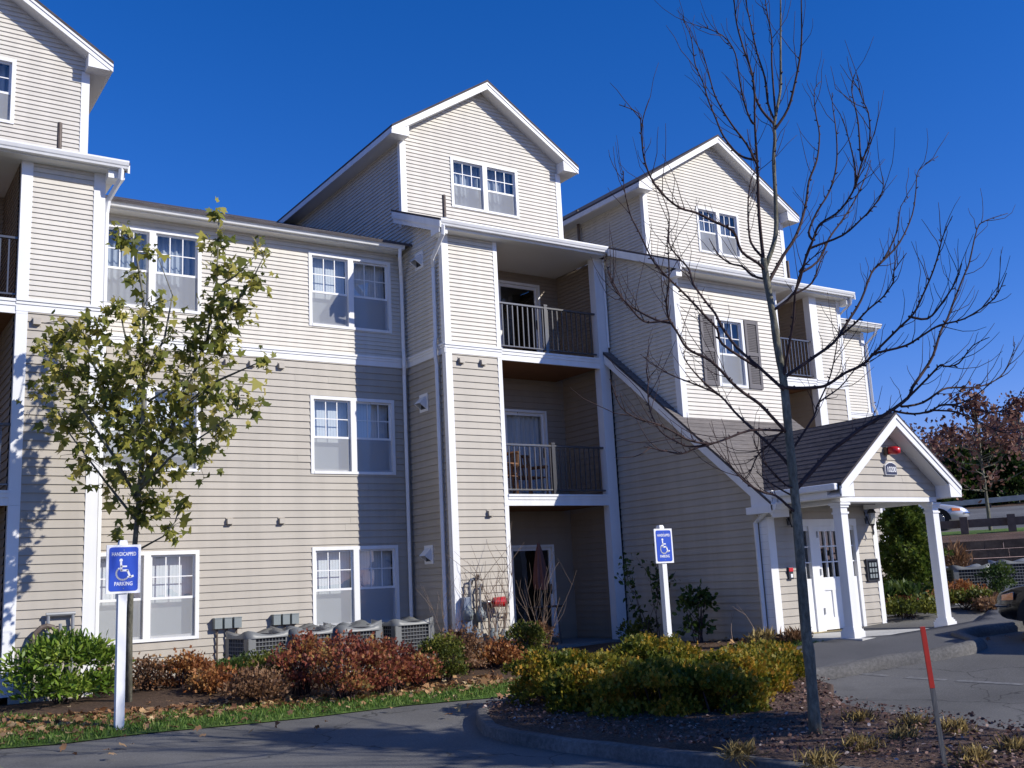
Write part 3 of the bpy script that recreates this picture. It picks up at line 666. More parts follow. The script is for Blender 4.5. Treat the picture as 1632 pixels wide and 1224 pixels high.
# gabled dormers ---------------------------------------------------------
def dormer(x0, x1, zc, apex, eave, win, ov=.34, yb=8.0):
    xc = (x0+x1)/2; hw = (x1-x0)/2+ov; sl = (apex-eave)/hw
    def zt(x): return apex - sl*abs(x-xc)
    top = .17
    holes = [window(FA, *win, 2, 'curtain')] if win else []
    wall(FA, [(x0, 8.55), (x1, 8.55), (x1, zt(x1)-top), (xc, apex-top), (x0, zt(x0)-top)], EU, M['light'], holes)
    for x, s in ((x0, -1), (x1, 1)):
        F = Fr((x, 0, 0), (0, -s*-1, 0) if s > 0 else (0, -1, 0), (s, 0, 0))
        F = Fr((x, 0, 0), (0, 1, 0), (1, 0, 0)) if s > 0 else Fr((x, 0, 0), (0, -1, 0), (-1, 0, 0))
        u0, u1 = (0, 7) if s > 0 else (-7, 0)
        wall(F, [(u0, 7.9), (u1, 7.9), (u1, zc+.02), (u0, zc+.02)], EU, M['light'])
    boards('corner_board', [(x0-T, x0+.11, -T, 0, 8.6, zc), (x0-T, x0, .001, .09, 8.6, zc), (x1-.11, x1+T, -T, 0, 8.6, zc), (x1, x1+T, .001, .09, 8.6, zc)])
    dr = None
    for s in (-1, 1):
        xe = xc+s*hw
        slab('dormer_roof', [(xc, -.32, apex), (xc, yb+1.5, apex), (xe, yb+1.5, eave), (xe, -.32, eave)][::s], .05, M['shingle'])
        mb = MB(); f = .155
        mb.prism([(xc, -.30, apex-.05), (xe, -.30, eave-.05), (xe, -.30, eave-.05-f*.85), (xc, -.30, apex-.05-f)], (0, .03, 0)); mb.build('rake_board', M['white'], B)
        mb = MB(); mb.prism([(xc, -.315, apex-.045), (xe, -.315, eave-.045), (xe, -.315, eave-.10), (xc, -.315, apex-.10)], (0, .013, 0)); mb.build('rake_board', M['white'], B)
        xs_ = x0 if s < 0 else x1
        slab('soffit', [(xc, -.268, apex-.17), (xs_, -.268, zt(xs_)-.17), (xs_, 0.0, zt(xs_)-.17), (xc, 0.0, apex-.17)], .012, M['soffit'])
        boxpart('soffit', M['soffit'], B, (min(xs_, xe-s*.03), max(xs_, xe-s*.03), -.26, 7.5, zc, zc+.02))
        boxpart('fascia_board', M['white'], B, (min(xe, xe-s*.03), max(xe, xe-s*.03), -.268, 7.5, eave-.17, eave-.045))
        # boxed eave return on the front
        mb = MB(); xi = xs_ - s*.06; mb.prism([(xe, -.29, eave-.16), (xi, -.29, zt(xi)-.20), (xi, -.29, zc-.006), (xe, -.29, zc-.006)], (0, .29, 0)); mb.build('eave_return', M['white'], B)
dormer(XM, 7.73, 10.44, 12.12, 10.60, (4.90, 6.585, 9.215, 10.325))
dormer(10.20, 14.98, 10.42, 12.30, 10.60, (11.90, 13.35, 9.22, 10.40), ov=.36)
dormer(-6.25, -2.25, 10.44, 12.12, 10.60, (-5.05, -3.375, 9.26, 10.40))

# stair roof, entrance and porch -------------------------------------------
def lapslope(mb, p0, p1, p2, e=.14, t=.008):   # shingle courses: p0->p1 along the eave, p0->p2 up the slope
    p0, p1, p2 = V(p0), V(p1), V(p2); U = (p1-p0).normalized(); S = (p2-p0); L = S.length; S.normalize(); N = U.cross(S).normalized(); W = (p1-p0).length
    k = 0
    while k*e < L:
        a, b = k*e, min((k+1)*e, L)
        q = [p0+S*a+N*t, p0+S*a+U*W+N*t, p0+S*b+U*W+N*.001, p0+S*b+N*.001]; mb.quad(*q)
        mb.quad(p0+S*a, p0+S*a+U*W, p0+S*a+U*W+N*t, p0+S*a+N*t); k += 1
YE = -5.62; XS0 = 7.40
mb = MB(); lapslope(mb, (XS0, YE, zr(YE)+.05), (10.75, YE, zr(YE)+.05), (XS0, -1.54, zr(-1.54)+.05)); mb.build('stair_roof', M['shingle_light'], B)
mb = MB(); mb.prism([(XS0, YE, zr(YE)+.045), (XS0, -1.55, zr(-1.55)+.045), (XS0, -1.55, zr(-1.55)), (XS0, YE, zr(YE))], (3.35, 0, 0)); mb.build('stair_roof', M['shingle'], B)
rake(XS0+.012, YE, zr(YE)-.002, -1.56, zr(-1.56)-.002, .18, .03); rake(XS0+.045, YE+.1, zr(YE+.1)-.002, -1.56, zr(-1.56)-.002, .21, .15)
boards('fascia_board', [(XS0+.012, 7.80, YE-.02, YE, zr(YE)-.20, zr(YE)-.004)])
boxpart('soffit', M['soffit'], B, (XS0+.2, 7.72, YE, YV-.001, zr(YE)-.20, zr(YE)-.18))
boxpart('eave_return', M['white'], B, (XS0-.02, XMR-.03, YE-.05, YV+.22, 2.44, 2.56)); boxpart('eave_return', M['white'], B, (XS0+.01, XMR-.03, YE-.02, YV+.12, 2.561, 2.80))
gutter([(XS0-.02, YE-.02, zr(YE)-.09), (7.66, YE-.02, zr(YE)-.09)])
hV = [(8.34, 9.86, .42, 2.33)]
wall(FV, rect(XMR, XB1, .42, 2.66), ELW, M['dark'], hV); wall(Fr((XB1,0,0),(0,1,0),(1,0,0)), rect(YV, YM, .3, 4.2), ELW, M['dark'])
# entrance door with sidelights
F = FV; mb = MB()
for a, b in ((8.34, 8.44), (8.60, 8.80), (9.63, 9.67), (9.79, 9.87)): mb.obox(F, a, b, -.10, .03, .44, 2.22)
mb.obox(F, 8.34, 9.87, -.10, .034, 2.22, 2.34)
for a, b in ((8.44, 8.60), (9.67, 9.79)): mb.obox(F, a, b, -.08, .0, .44, 1.33); mb.obox(F, a, b, -.08, .0, 2.14, 2.22)
door = mb.build('entrance_door', M['white'], B)
dl = MB(); a0, a1 = 8.80, 9.63
dl.obox(F, a0, 8.89, -.06, .0, .46, 2.22); dl.obox(F, 9.37, a1, -.06, .0, .46, 2.22); dl.obox(F, 8.89, 9.37, -.06, .0, 2.13, 2.22); dl.obox(F, 8.89, 9.37, -.06, .0, 1.12, 1.34); dl.obox(F, 8.89, 9.37, -.06, .0, .46, .66); dl.obox(F, 8.89, 9.37, -.06, -.02, .66, 1.12); dl.obox(F, 9.09, 9.17, -.06, .0, .66, 1.12)
leafm = dl.build('door_leaf', M['white'], door)
gm = MB()
for (u0, u1, cols) in ((8.89, 9.37, 3), (8.44, 8.60, 1), (9.67, 9.79, 1)):
    for i in range(1, cols): uu = u0+(u1-u0)*i/cols; gm.obox(F, uu-.011, uu+.011, -.05, -.01, 1.33, 2.14)
    for i in (1, 2): zz = 1.335+.80*i/3; gm.obox(F, u0, u1, -.049, -.011, zz-.011, zz+.011)
gm.build('muntin_grid', M['white'], door)
gl = MB()
for (u0, u1) in ((8.89, 9.37), (8.44, 8.60), (9.67, 9.79)): gl.quad(F(u0, -.045, 1.33), F(u1, -.045, 1.33), F(u1, -.045, 2.14), F(u0, -.045, 2.14))
gl.build('pane', M['doorglass'], door); boxpart('lobby_wall', M['dim'], B, (7.8, 10.3, -3.6, -3.55, .4, 2.6))
for z in (.72, 1.38, 2.02): boxpart('hinge', M['grey'], door, (8.785, 8.815, YV-.045, YV-.03, z, z+.11))
hd = MB(); hd.tube([F(9.555, .0, 1.05), F(9.555, .05, 1.05), F(9.555, .05, 1.32), F(9.555, .0, 1.32)], .011, 8); hd.build('handle', M['brass'], door)
boxpart('threshold', M['brass'], door, (8.44, 9.79, YV-.05, YV+.05, .425, .445))
porch = boxpart('porch_slab', M['concrete'], B, (7.66, 10.46, -6.95, YV-.03, .15, .42))
XC = 9.06; HWP = 1.56; AP = 3.97; EV = 2.79; YF = -7.0; slp = (AP-EV)/HWP
for s in (-1, 1):
    xe = XC+s*HWP
    # courses run from the gable back into the stair roof, clipped where they meet it
    mb = MB(); L = math.hypot(HWP, AP-EV); n = int(L/.135); nv = V((s*(AP-EV), 0, HWP)).normalized()
    for k in range(n+1):
        t0, t1 = k/n*.999, min(1, (k+1)/n)
        if t0 >= t1: continue
        pa = (xe+(XC-xe)*t0, EV+(AP-EV)*t0); pb = (xe+(XC-xe)*t1, EV+(AP-EV)*t1)
        ya = -1.58-(5.93+.05-pa[1])/SL; yb = -1.58-(5.93+.05-pb[1])/SL
        o = nv*.007; q = [V((pa[0], YF, pa[1]))+o, V((pa[0], ya, pa[1]))+o, V((pb[0], yb, pb[1])), V((pb[0], YF, pb[1]))]
        mb.quad(*(q if s < 0 else q[::-1])); q2 = [V((pa[0], YF, pa[1])), V((pa[0], ya, pa[1])), V((pa[0], ya, pa[1]))+o, V((pa[0], YF, pa[1]))+o]; mb.quad(*q2)
    mb.prism([(xe, YF, EV-.001), (XC, YF, AP-.001), (XC, YF, AP-.05), (xe, YF, EV-.05)], (0, 1.35, 0))
    mb.build('roof', M['shingle'], porch)
    mb = MB(); mb.prism([(XC, YF+.012, AP-.04), (xe, YF+.012, EV-.04), (xe, YF+.012, EV-.20), (XC, YF+.012, AP-.23)], (0, .03, 0)); mb.prism([(XC, YF-.004, AP-.04), (xe, YF-.004, EV-.04), (xe, YF-.004, EV-.09), (XC, YF-.004, AP-.10)], (0, .015, 0)); mb.build('rake_board', M['white'], porch)
    xs_ = XC+s*1.27
    mb = MB(); mb.prism([(xe, YF+.016, EV-.18), (xs_-s*.02, YF+.016, EV-.18+slp*.25), (xs_-s*.02, YF+.016, 2.575), (xe, YF+.016, 2.575)], (0, .28, 0)); mb.build('eave_return', M['white'], porch)
    mb = MB(); mb.prism([(XC, YF+.045, AP-.23), (xs_, YF+.045, AP-.23-slp*1.27), (xs_, -6.70, AP-.23-slp*1.27), (XC, -6.70, AP-.23)], (0, 0, -.01)); mb.build('soffit', M['soffit'], porch)
    boxpart('eave_board', M['white'], porch, (min(xe, xs_), max(xe, xs_), -6.71, YV-.34, 2.575, 2.72)); boxpart('gutter', M['white'], porch, (min(xe, xe+s*.1), max(xe, xe+s*.1), YF+.06, YV-.34, 2.68, 2.785), bevel=.02)
    boxpart('beam', M['soffit'], porch, (XC+s*1.12-.09, XC+s*1.12+.09, -6.66, YV-.06, 2.50, 2.60))
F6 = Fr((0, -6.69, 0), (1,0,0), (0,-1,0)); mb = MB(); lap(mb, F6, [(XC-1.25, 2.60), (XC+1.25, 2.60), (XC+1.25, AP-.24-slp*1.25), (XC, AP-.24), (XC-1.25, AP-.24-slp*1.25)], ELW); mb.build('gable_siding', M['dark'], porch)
boxpart('gable_back', M['soffit'], porch, (XC-1.26, XC+1.26, -6.685, -6.60, 2.60, 2.72)); boxpart('beam', M['white'], porch, (XC-1.25, XC+1.25, -6.70, -6.52, 2.52, 2.60)); boxpart('ceiling', M['soffit'], porch, (XC-1.03, XC+1.03, -6.52, YV-.06, 2.58, 2.60))
for x in (XC-1.19, XC+1.19):
    c = MB(); y = -6.62; z0 = .42
    c.box(x-.08, x+.08, y-.08, y+.08, z0, 2.50); cm = c.build('column', M['white'], porch, bevel=.004)
    b = MB()
    for h, e in ((.10, .05), (.03, .035), (.03, .018)):
        b.box(x-.08-e, x+.08+e, y-.08-e, y+.08+e, z0, z0+h); z0 += h
    b.build('base', M['white'], cm)
    b = MB(); b.box(x-.095, x+.095, y-.095, y+.095, 2.33, 2.36); b.box(x-.10, x+.10, y-.10, y+.10, 2.43, 2.47); b.box(x-.12, x+.12, y-.12, y+.12, 2.47, 2.505); b.build('capital', M['white'], cm)

# downspouts --------------------------------------------------------------
def spout(pts, name='downspout', s=.033):
    mb = MB(); mb.tube(pts, s*1.35, 4); o = mb.build(name, M['white'], B, bevel=.008); return o
spout([(3.50,-.32,8.01),(3.50,-.30,7.86),(3.62,-.10,7.55),(3.64,-.07,7.4),(3.64,-.07,6.05),(3.62,-.12,5.90),(3.62,-.12,5.70),(3.64,-.07,5.55),(3.64,-.07,.3)])
spout([(3.60,-1.83,8.03),(3.60,-1.82,7.86),(3.60,-1.40,7.52),(3.675,-1.28,7.38),(3.675,-1.28,6.05),(3.64,-1.30,5.92),(3.64,-1.30,5.68),(3.675,-1.28,5.52),(3.675,-1.28,.3)])
spout([(-2.12,-1.97,8.0),(-2.12,-1.95,7.84),(-2.22,-1.62,7.60),(-2.235,-1.56,7.4),(-2.235,-1.56,.3)])
spout([(7.46,YE-.06,2.75),(7.46,YE-.05,2.60),(7.53,-5.30,2.42),(7.555,-5.10,2.30),(7.555,-5.10,.62),(7.5,-5.14,.40)])
spout([(10.60,-3.86,7.16),(10.60,-3.84,7.0),(10.47,-3.45,6.8),(10.47,-3.45,4.6)]); spout([(15.08,-1.83,7.95),(15.08,-1.8,7.8),(15.0,-1.45,7.55),(15.0,-1.45,.5)]); spout([(17.9,-.38,7.78),(17.9,-.36,7.64),(17.84,-.06,7.4),(17.84,-.06,5.7),(17.88,-.12,5.5),(17.88,-.12,5.3),(17.84,-.06,5.1),(17.84,-.06,.5)])
spout([(7.545,-1.57,7.9),(7.545,-1.57,6.1)], s=.022)
boxpart('splash_boot', M['white'], B, (7.42, 7.58, -5.26, -5.06, .22, .36), bevel=.03)

# vents, meters, pipes ------------------------------------------------------
def dryer_vent(F, u, z):
    b = MB(); b.obox(F, u-.012, u+.115, .0, .018, z-.02, z+.115); v = b.build('dryer_vent', M['dark'], B)
    h = MB(); h.prism([F(u, .018, z+.10), F(u, .075, z+.085), F(u, .085, z), F(u, .018, z)], F.U*.10); h.build('hood', M['dark'], v)
for (u, z) in ((.18,5.57),(.62,5.57),(1.16,5.57),(.22,2.79),(1.15,2.79)): dryer_vent(FA, u-.05, z-.06)
for (u, z) in ((4.04,5.57),(4.51,5.57),(4.52,2.77)): dryer_vent(FM, u-.05, z-.05)
for (u, z) in ((-3.16,2.77),(-3.18,5.57)): dryer_vent(FL, u-.05, z-.06)
for z in (7.70, 4.91, 2.09):                                            # hooded triangular louvre vents on the side wall
    b = MB(); b.obox(FXM, .50, .82, .0, .025, z-.17, z+.17); v = b.build('louvre_vent', M['white'], B)
    h = MB(); h.prism([FXM(.55, .026, z-.12), FXM(.55, .17, z-.02), FXM(.55, .026, z+.12)], FXM.U*.02); h.prism([FXM(.75, .026, z-.12), FXM(.75, .17, z-.02), FXM(.75, .026, z+.12)], FXM.U*.02)
    h.quad(FXM(.57, .165, z-.02), FXM(.75, .165, z-.02), FXM(.75, .03, z+.118), FXM(.57, .03, z+.118)); h.build('hood', M['white'], v)
    q = MB(); q.quad(FXM(.57, .028, z-.12), FXM(.75, .028, z-.12), FXM(.75, .028, z+.11), FXM(.57, .028, z+.11)); q.build('opening', M['blue'] if False else M['black'], v)
for u0 in (-.06, .955):
    for i in range(3):
        u = u0+i*.165; b = MB(); b.obox(FA, u, u+.13, .015, .13, 1.0, 1.17); b.obox(FA, u-.006, u+.136, .015, .138, 1.165, 1.18)
        mt = b.build('meter_box', M['meter'], B, bevel=.006)
        c = MB(); c.tube([FA(u+.065, .05, 1.0), FA(u+.065, .05, .28)], .016, 8); c.build('conduit', M['rust'], mt)
def vent_pipe(x, y, z0, z1):
    b = MB(); b.tube([(x, y, z0), (x, y, z1)], .038, 10); v = b.build('vent_pipe', M['rust'], B); c = MB(); c.lathe((x, y, z0), [(.10, 0), (.06, .03), (.042, .07)], 12); c.build('flashing', M['grey'], v)
vent_pipe(-2.81, -.8, 8.52, 9.08); vent_pipe(4.13, -1.0, 8.46, 8.99); vent_pipe(10.1, 2.4, 9.3, 10.8); vent_pipe(14.0, -.9, 8.40, 9.0)
# fire department connection, gas pipework on the M block front
y = YM
b = MB(); b.tube([(4.32,y-.01,1.20),(4.32,y-.16,1.20)], .045, 10); b.tube([(4.30,y-.18,1.20),(4.44,y-.18,1.20)], .02, 8); fd = b.build('fire_connection', M['chrome'], B)
b = MB(); b.tube([(4.40,y-.20,1.19),(4.62,y-.24,1.19)], [.085,.095], 14); b.build('coupling', M['red'], fd); b = MB(); b.tube([(4.62,y-.24,1.19),(4.67,y-.25,1.19)], [.075,.06], 14); b.build('cap', M['chrome'], fd)
for i, (x, z0, z1) in enumerate(((3.98,.42,1.55),(4.10,.40,1.62),(4.18,.40,1.45),(4.34,.40,1.12),(4.50,.40,.95),(4.66,.40,.92))):
    b = MB(); b.tube([(x,y-.12,z0),(x,y-.12,z1),(x+.03,y-.12,z1+.06),(x+.08,y-.09,z1+.05),(x+.10,y-.02,z1-.02)], .018, 8); gp = b.build('gas_pipe', M['rust'] if i % 2 else M['grey'], B)
for (x, z) in ((3.90,1.02),(4.16,.98),(4.06,.62),(4.40,.60),(4.62,.58)):
    b = MB(); b.lathe((x, y-.15, z), [(.02,-.12),(.085,-.10),(.09,.05),(.05,.09),(.03,.14)], 12); b.tube([(x,y-.15,z-.02),(x,y-.24,z-.02)], .055, 10); b.build('gas_meter', M['meter'], B, smooth=True)
b = MB(); b.box(3.82, 3.97, y-.16, y-.03, .70, 1.30); b.build('utility_cabinet', mat('cabinet_blue_grey', (.16,.20,.27), .5), B, bevel=.01)
# conduit frame and hoop pipe beside the left corner
b = MB(); b.tube([(-2.90,-1.74,.3),(-2.90,-1.74,1.40)], .024, 8); b.tube([(-2.58,-1.74,.3),(-2.58,-1.74,1.40)], .024, 8); b.tube([(-2.93,-1.74,1.40),(-2.55,-1.74,1.40)], .028, 8); b.tube([(-2.74,-1.74,.3),(-2.74,-1.74,1.27)], .022, 8); b.build('meter_frame', M['grey'], B)
b = MB(); b.tube([(-3.12+.20-.20*math.cos(t*math.pi/8), -1.78, .95+.30*math.sin(t*math.pi/8)) for t in range(0, 9)] , .035, 8); b.tube([(-3.12,-1.78,.3),(-3.12,-1.78,.95)], .035, 8); b.build('hoop_pipe', M['rust'], B)
b = MB(); b.lathe((-4.02, -.10, 7.18), [(.02,-.12),(.09,-.09),(.12,0),(.09,.09),(.03,.12)], 14); b.build('globe_lamp', M['pipe'], B, smooth=True)
# ------------------------------------------------------------------ foliage
# leaf outlines: (x, y, droop) vertices of a flat leaf, y along its length
LEAF = np.array([(0,0,0),(.30,.35,.06),(.24,.72,.05),(0,1,-.05),(-.24,.72,.05),(-.30,.35,.06)])
SPRIG = np.array([(0,0,0),(.42,.30,.10),(.22,.62,-.04),(.36,.95,.08),(0,.80,0),(-.36,.98,.08),(-.20,.6,-.04),(-.45,.28,.10)])
LONG = np.array([(0,0,0),(.14,.3,.03),(.15,.65,.0),(0,1,-.12),(-.15,.65,.0),(-.14,.3,.03)])
MAPLE = np.array([(0,0,0),(.20,-.04,.0),(.50,.10,.05),(.36,.30,.02),(.62,.62,-.03),(.24,.58,.02),(0,1.0,-.10),(-.24,.58,.02),(-.62,.62,-.03),(-.36,.30,.02),(-.50,.10,.05),(-.20,-.04,.0)])*np.array((1,1,2.6))
def unit(a): return a/np.maximum(np.linalg.norm(a, axis=1, keepdims=True), 1e-9)
def leaves(name, pos, axis, size, tint, shape, m, parent, flat=None, normal=None):
    """one mesh of separate leaves; axis = the way each leaf points"""
    n = len(pos); k = len(shape); ax = unit(axis)
    if normal is None: normal = RNG.normal(size=(n,3))
    nm = unit(normal - ax*np.sum(normal*ax, axis=1, keepdims=True)); sd = np.cross(ax, nm)
    s = size[:,None,None]
    P = pos[:,None,:] + s*(sd[:,None,:]*shape[None,:,0:1] + ax[:,None,:]*shape[None,:,1:2] + nm[:,None,:]*shape[None,:,2:3])
    org = np.array(parent['_org']); P = (P-org).reshape(-1,3)
    me = bpy.data.meshes.new(name); me.vertices.add(n*k); me.vertices.foreach_set('co', P.astype(np.float32).ravel())
    me.loops.add(n*k); me.loops.foreach_set('vertex_index', np.arange(n*k, dtype=np.int32))
    me.polygons.add(n); me.polygons.foreach_set('loop_start', (np.arange(n)*k).astype(np.int32)); me.polygons.foreach_set('loop_total', np.full(n, k, np.int32))
    me.update(); at = me.attributes.new('tint', 'FLOAT', 'POINT'); at.data.foreach_set('value', np.repeat(tint, k).astype(np.float32))
    me.materials.append(m); o = bpy.data.objects.new(name, me); COL.objects.link(o); o.parent = parent; o['_org'] = tuple(org); return o
LM = dict(
 hedge=leaf_mat('hedge_leaf', [(0,(.05,.078,.010)),(.4,(.135,.150,.015)),(.7,(.28,.215,.020)),(1,(.47,.24,.03))], .3),
 red=leaf_mat('russet_leaf', [(0,(.11,.04,.022)),(.4,(.30,.105,.035)),(.7,(.42,.19,.06)),(1,(.50,.31,.12))], .3),
 crimson=leaf_mat('crimson_leaf', [(0,(.10,.03,.025)),(.4,(.27,.07,.045)),(.7,(.36,.15,.055)),(1,(.36,.27,.08))], .3),
 brown=leaf_mat('brown_leaf', [(0,(.09,.05,.03)),(.5,(.23,.12,.06)),(1,(.38,.24,.14))], .3),
 olive=leaf_mat('olive_leaf', [(0,(.04,.06,.012)),(.5,(.11,.13,.02)),(1,(.24,.23,.035))], .3),
 green=leaf_mat('dark_leaf', [(0,(.018,.04,.010)),(.5,(.045,.085,.018)),(1,(.11,.15,.03))], .3),
 rhodo=leaf_mat('glossy_leaf', [(0,(.05,.10,.014)),(.5,(.15,.245,.03)),(1,(.34,.41,.075))], .25, .32),
 maple=leaf_mat('maple_leaf', [(0,(.09,.115,.026)),(.4,(.22,.24,.045)),(.75,(.42,.38,.075)),(1,(.58,.48,.14))], .45),
 oak=leaf_mat('oak_leaf', [(0,(.075,.032,.030)),(.5,(.17,.075,.055)),(1,(.33,.18,.12))], .3),
 conifer=leaf_mat('conifer_leaf', [(0,(.014,.032,.008)),(.5,(.035,.068,.014)),(1,(.085,.12,.02))], .25),
 arbor=leaf_mat('arborvitae_leaf', [(0,(.035,.065,.012)),(.5,(.085,.135,.022)),(1,(.20,.24,.04))], .3),
 litter=leaf_mat('fallen_leaf', [(0,(.14,.06,.03)),(.4,(.32,.16,.07)),(.75,(.50,.31,.15)),(1,(.66,.50,.28))], .15),
 grass=leaf_mat('grass_blade', [(0,(.055,.11,.018)),(.5,(.11,.21,.034)),(1,(.26,.31,.08))], .3),
 straw=leaf_mat('straw_blade', [(0,(.20,.14,.06)),(.5,(.36,.27,.11)),(1,(.50,.40,.18))], .3),
)
def lobes(rx, ry, h, n, rmin, rmax):
    L = []
    for i in range(n):
        th = RNG.uniform(0, 2*math.pi); rr = math.sqrt(RNG.uniform(0, 1))*.78; r = RNG.uniform(rmin, rmax)
        top = h*(1-.42*rr**2)*RNG.uniform(.86, 1.04)
        L.append((rx*rr*math.cos(th), ry*rr*math.sin(th), top-r, r))
        if rr > .3: L.append((rx*rr*1.02*math.cos(th+.3), ry*rr*1.02*math.sin(th+.3), max(r*.7, (top-r)*RNG.uniform(.2,.6)), r*RNG.uniform(.8,1.05)))
    return np.array(L)
def shrub(name, P, rx, ry, h, m, label, cat, group=None, n=3500, size=(.03,.055), shape=SPRIG, nl=14, rl=(.16,.26), upright=.5, thin=0, tipw=.35, stems=10, stem_m=None):
    z0 = g(P[0], P[1]); t = thing(name, (P[0], P[1], z0), label, cat, group)
    L = lobes(rx, ry, h, nl, *rl); w = L[:,3]**2; idx = RNG.choice(len(L), n, p=w/w.sum()); C = L[idx]
    d = unit(RNG.normal(size=(n,3))); d[:,2] = np.abs(d[:,2])*.9+d[:,2]*.1
    rad = C[:,3]*np.power(RNG.uniform(0, 1, n), .28)*(1+.12*RNG.normal(size=n))
    if thin: rad *= RNG.uniform(.6, 1.35, n)
    pos = C[:,:3] + unit(d)*rad[:,None]; pos[:,2] = np.maximum(pos[:,2], .02+.05*RNG.uniform(size=n))
    ax = unit(d) + np.array((0,0,upright)) + .6*RNG.normal(size=(n,3))
    sz = RNG.uniform(*size, n)
    patch = .16*np.sin(pos[:,0]*7.3+pos[:,2]*5.1+P[0]*9)+.12*np.sin(pos[:,1]*9.1-pos[:,0]*4.0+P[1]*5)
    tint = np.clip(patch+RNG.beta(2.2, 2.2, n)*(1-tipw) + tipw*np.clip((rad/C[:,3])*RNG.uniform(.2,1.0,n) + .3*RNG.normal(size=n), 0, 1) + .10*np.sin(idx*2.1), 0, 1)
    org = np.array((P[0], P[1], z0)); leaves('foliage', pos+org, ax, sz, tint, shape, m, t)
    mb = MB()
    for i in range(stems):
        q = L[RNG.integers(len(L))]; a = V((P[0]+RNG.uniform(-.1,.1), P[1]+RNG.uniform(-.1,.1), z0-.02)); b = V((P[0]+q[0], P[1]+q[1], z0+q[2]+q[3]*.7)); c = a.lerp(b, .5)+V((RNG.normal()*.05, RNG.normal()*.05, .05))
        mb.tube([a, c, b], [.012, .008, .003], 5)
    mb.build('stems', stem_m or M['twig'], t); return t
def gp(px, py): p = gd(px, py); return (p.x, p.y)

# --- clipped yellow-green hedge on the island, plant by plant
HG = 'shrubs of the island hedge'
for i, (x, y, r, h, lab) in enumerate((
 (1.62,-7.35,.62,.66,'yellow green hedge shrub at the left end of the island, beside the rounded kerb'),
 (1.50,-8.30,.62,.64,'yellow green hedge shrub at the front left of the island bed, in the shade'),
 (1.52,-9.15,.60,.62,'low dark hedge shrub above the shaded mulch of the island'),
 (1.82,-9.70,.56,.58,'frontmost low hedge shrub, reaching out over the mulch towards the viewer'),
 (2.55,-9.10,.62,.62,'orange tipped hedge shrub just left of the bare sapling trunk'),
 (2.35,-8.05,.70,.72,'middle shrub of the yellow green hedge, below the right-hand parking sign'),
 (3.30,-8.60,.60,.60,'yellow green hedge shrub right behind the front ones, left of the sapling'),
 (3.05,-7.45,.66,.72,'hedge shrub at the back of the island, nearest the shaded stair wall'),
 (4.00,-8.15,.58,.58,'hedge shrub near the right end of the island hedge'),
 (4.65,-7.85,.46,.52,'small rightmost hedge shrub, seen beside the sapling trunk'))):
    shrub('hedge_shrub', (x, y), r, r, h+.08, LM['hedge'], lab, 'shrub', HG, n=7500, size=(.026,.056), nl=26, rl=(.10,.22), upright=1.0, tipw=.45, stems=16)

# --- planting bed in front of the wall
RG = 'russet shrubs in the planting bed'; GG = 'green shrubs in the planting bed'
shrub('rhododendron', (-2.82, -2.62), .72, .55, .98, LM['rhodo'], 'glossy green rhododendron beside the left corner of the building', 'shrub', n=4200, size=(.07,.125), shape=LONG, nl=22, rl=(.2,.3), upright=.15, tipw=.4)
for (px, py, rx, h, mm, n, lab) in (
 (165,1112,.38,.55,'brown',900,'thin brown shrub between the rhododendron and the left parking sign'),
 (238,1112,.45,.62,'brown',1100,'sparse brown shrub below the left window, right of the sign post'),
 (292,1112,.48,.72,'red',2300,'rusty orange shrub below the dark green bush at the left window'),
 (345,1120,.36,.46,'red',2000,'low rusty shrub in front of the left-hand cooling unit'),
 (404,1122,.40,.55,'brown',2400,'bronze brown shrub in front of the second cooling unit'),
 (482,1118,.48,.92,'crimson',2300,'tall dark red shrub between the second and third cooling units'),
 (548,1116,.58,.96,'crimson',3000,'widest crimson and orange shrub in front of the row of cooling units'),
 (618,1110,.50,.80,'crimson',2400,'crimson shrub in front of the right-hand cooling unit'),
 (668,1100,.42,.68,'crimson',1700,'dark red shrub left of the yellow green bush'),
 (735,1085,.62,.80,'brown',2800,'broad reddish brown shrub at the foot of the white corner board'),
 (790,1072,.50,.66,'red',2000,'rusty shrub below the red fire hose connection'),
 (855,1052,.42,.55,'brown',1500,'brown shrub behind the island hedge, at the patio edge')):
    shrub('russet_shrub', gp(px+RNG.uniform(-6,6), py+RNG.uniform(-6,4)), rx*RNG.uniform(.72,.92), rx*.78, h*RNG.uniform(.8,1.12), LM[mm], lab, 'shrub', RG, n=n, size=(.028,.055), nl=14, rl=(.14,.24), upright=.7, thin=1, tipw=.3, stems=26)
for (px, py, rx, h, mm, lab) in (
 (308,1078,.34,.62,'green','round dark green bush behind the rusty shrubs, below the left window'),
 (376,1104,.36,.60,'green','dark green bush in front of the leftmost cooling unit'),
 (432,1106,.48,.68,'olive','olive bush in front of the second cooling unit'),
 (705,1092,.40,.80,'olive','upright yellow green bush beside the right-hand cooling unit'),
 (838,1056,.34,.74,'olive','bright green pointed shrub beside the patio opening')):
    shrub('green_bush', gp(px, py), rx, rx*.9, h*.92, LM[mm], lab, 'shrub', GG, n=2600, size=(.026,.048), nl=16, rl=(.13,.2), upright=.9)

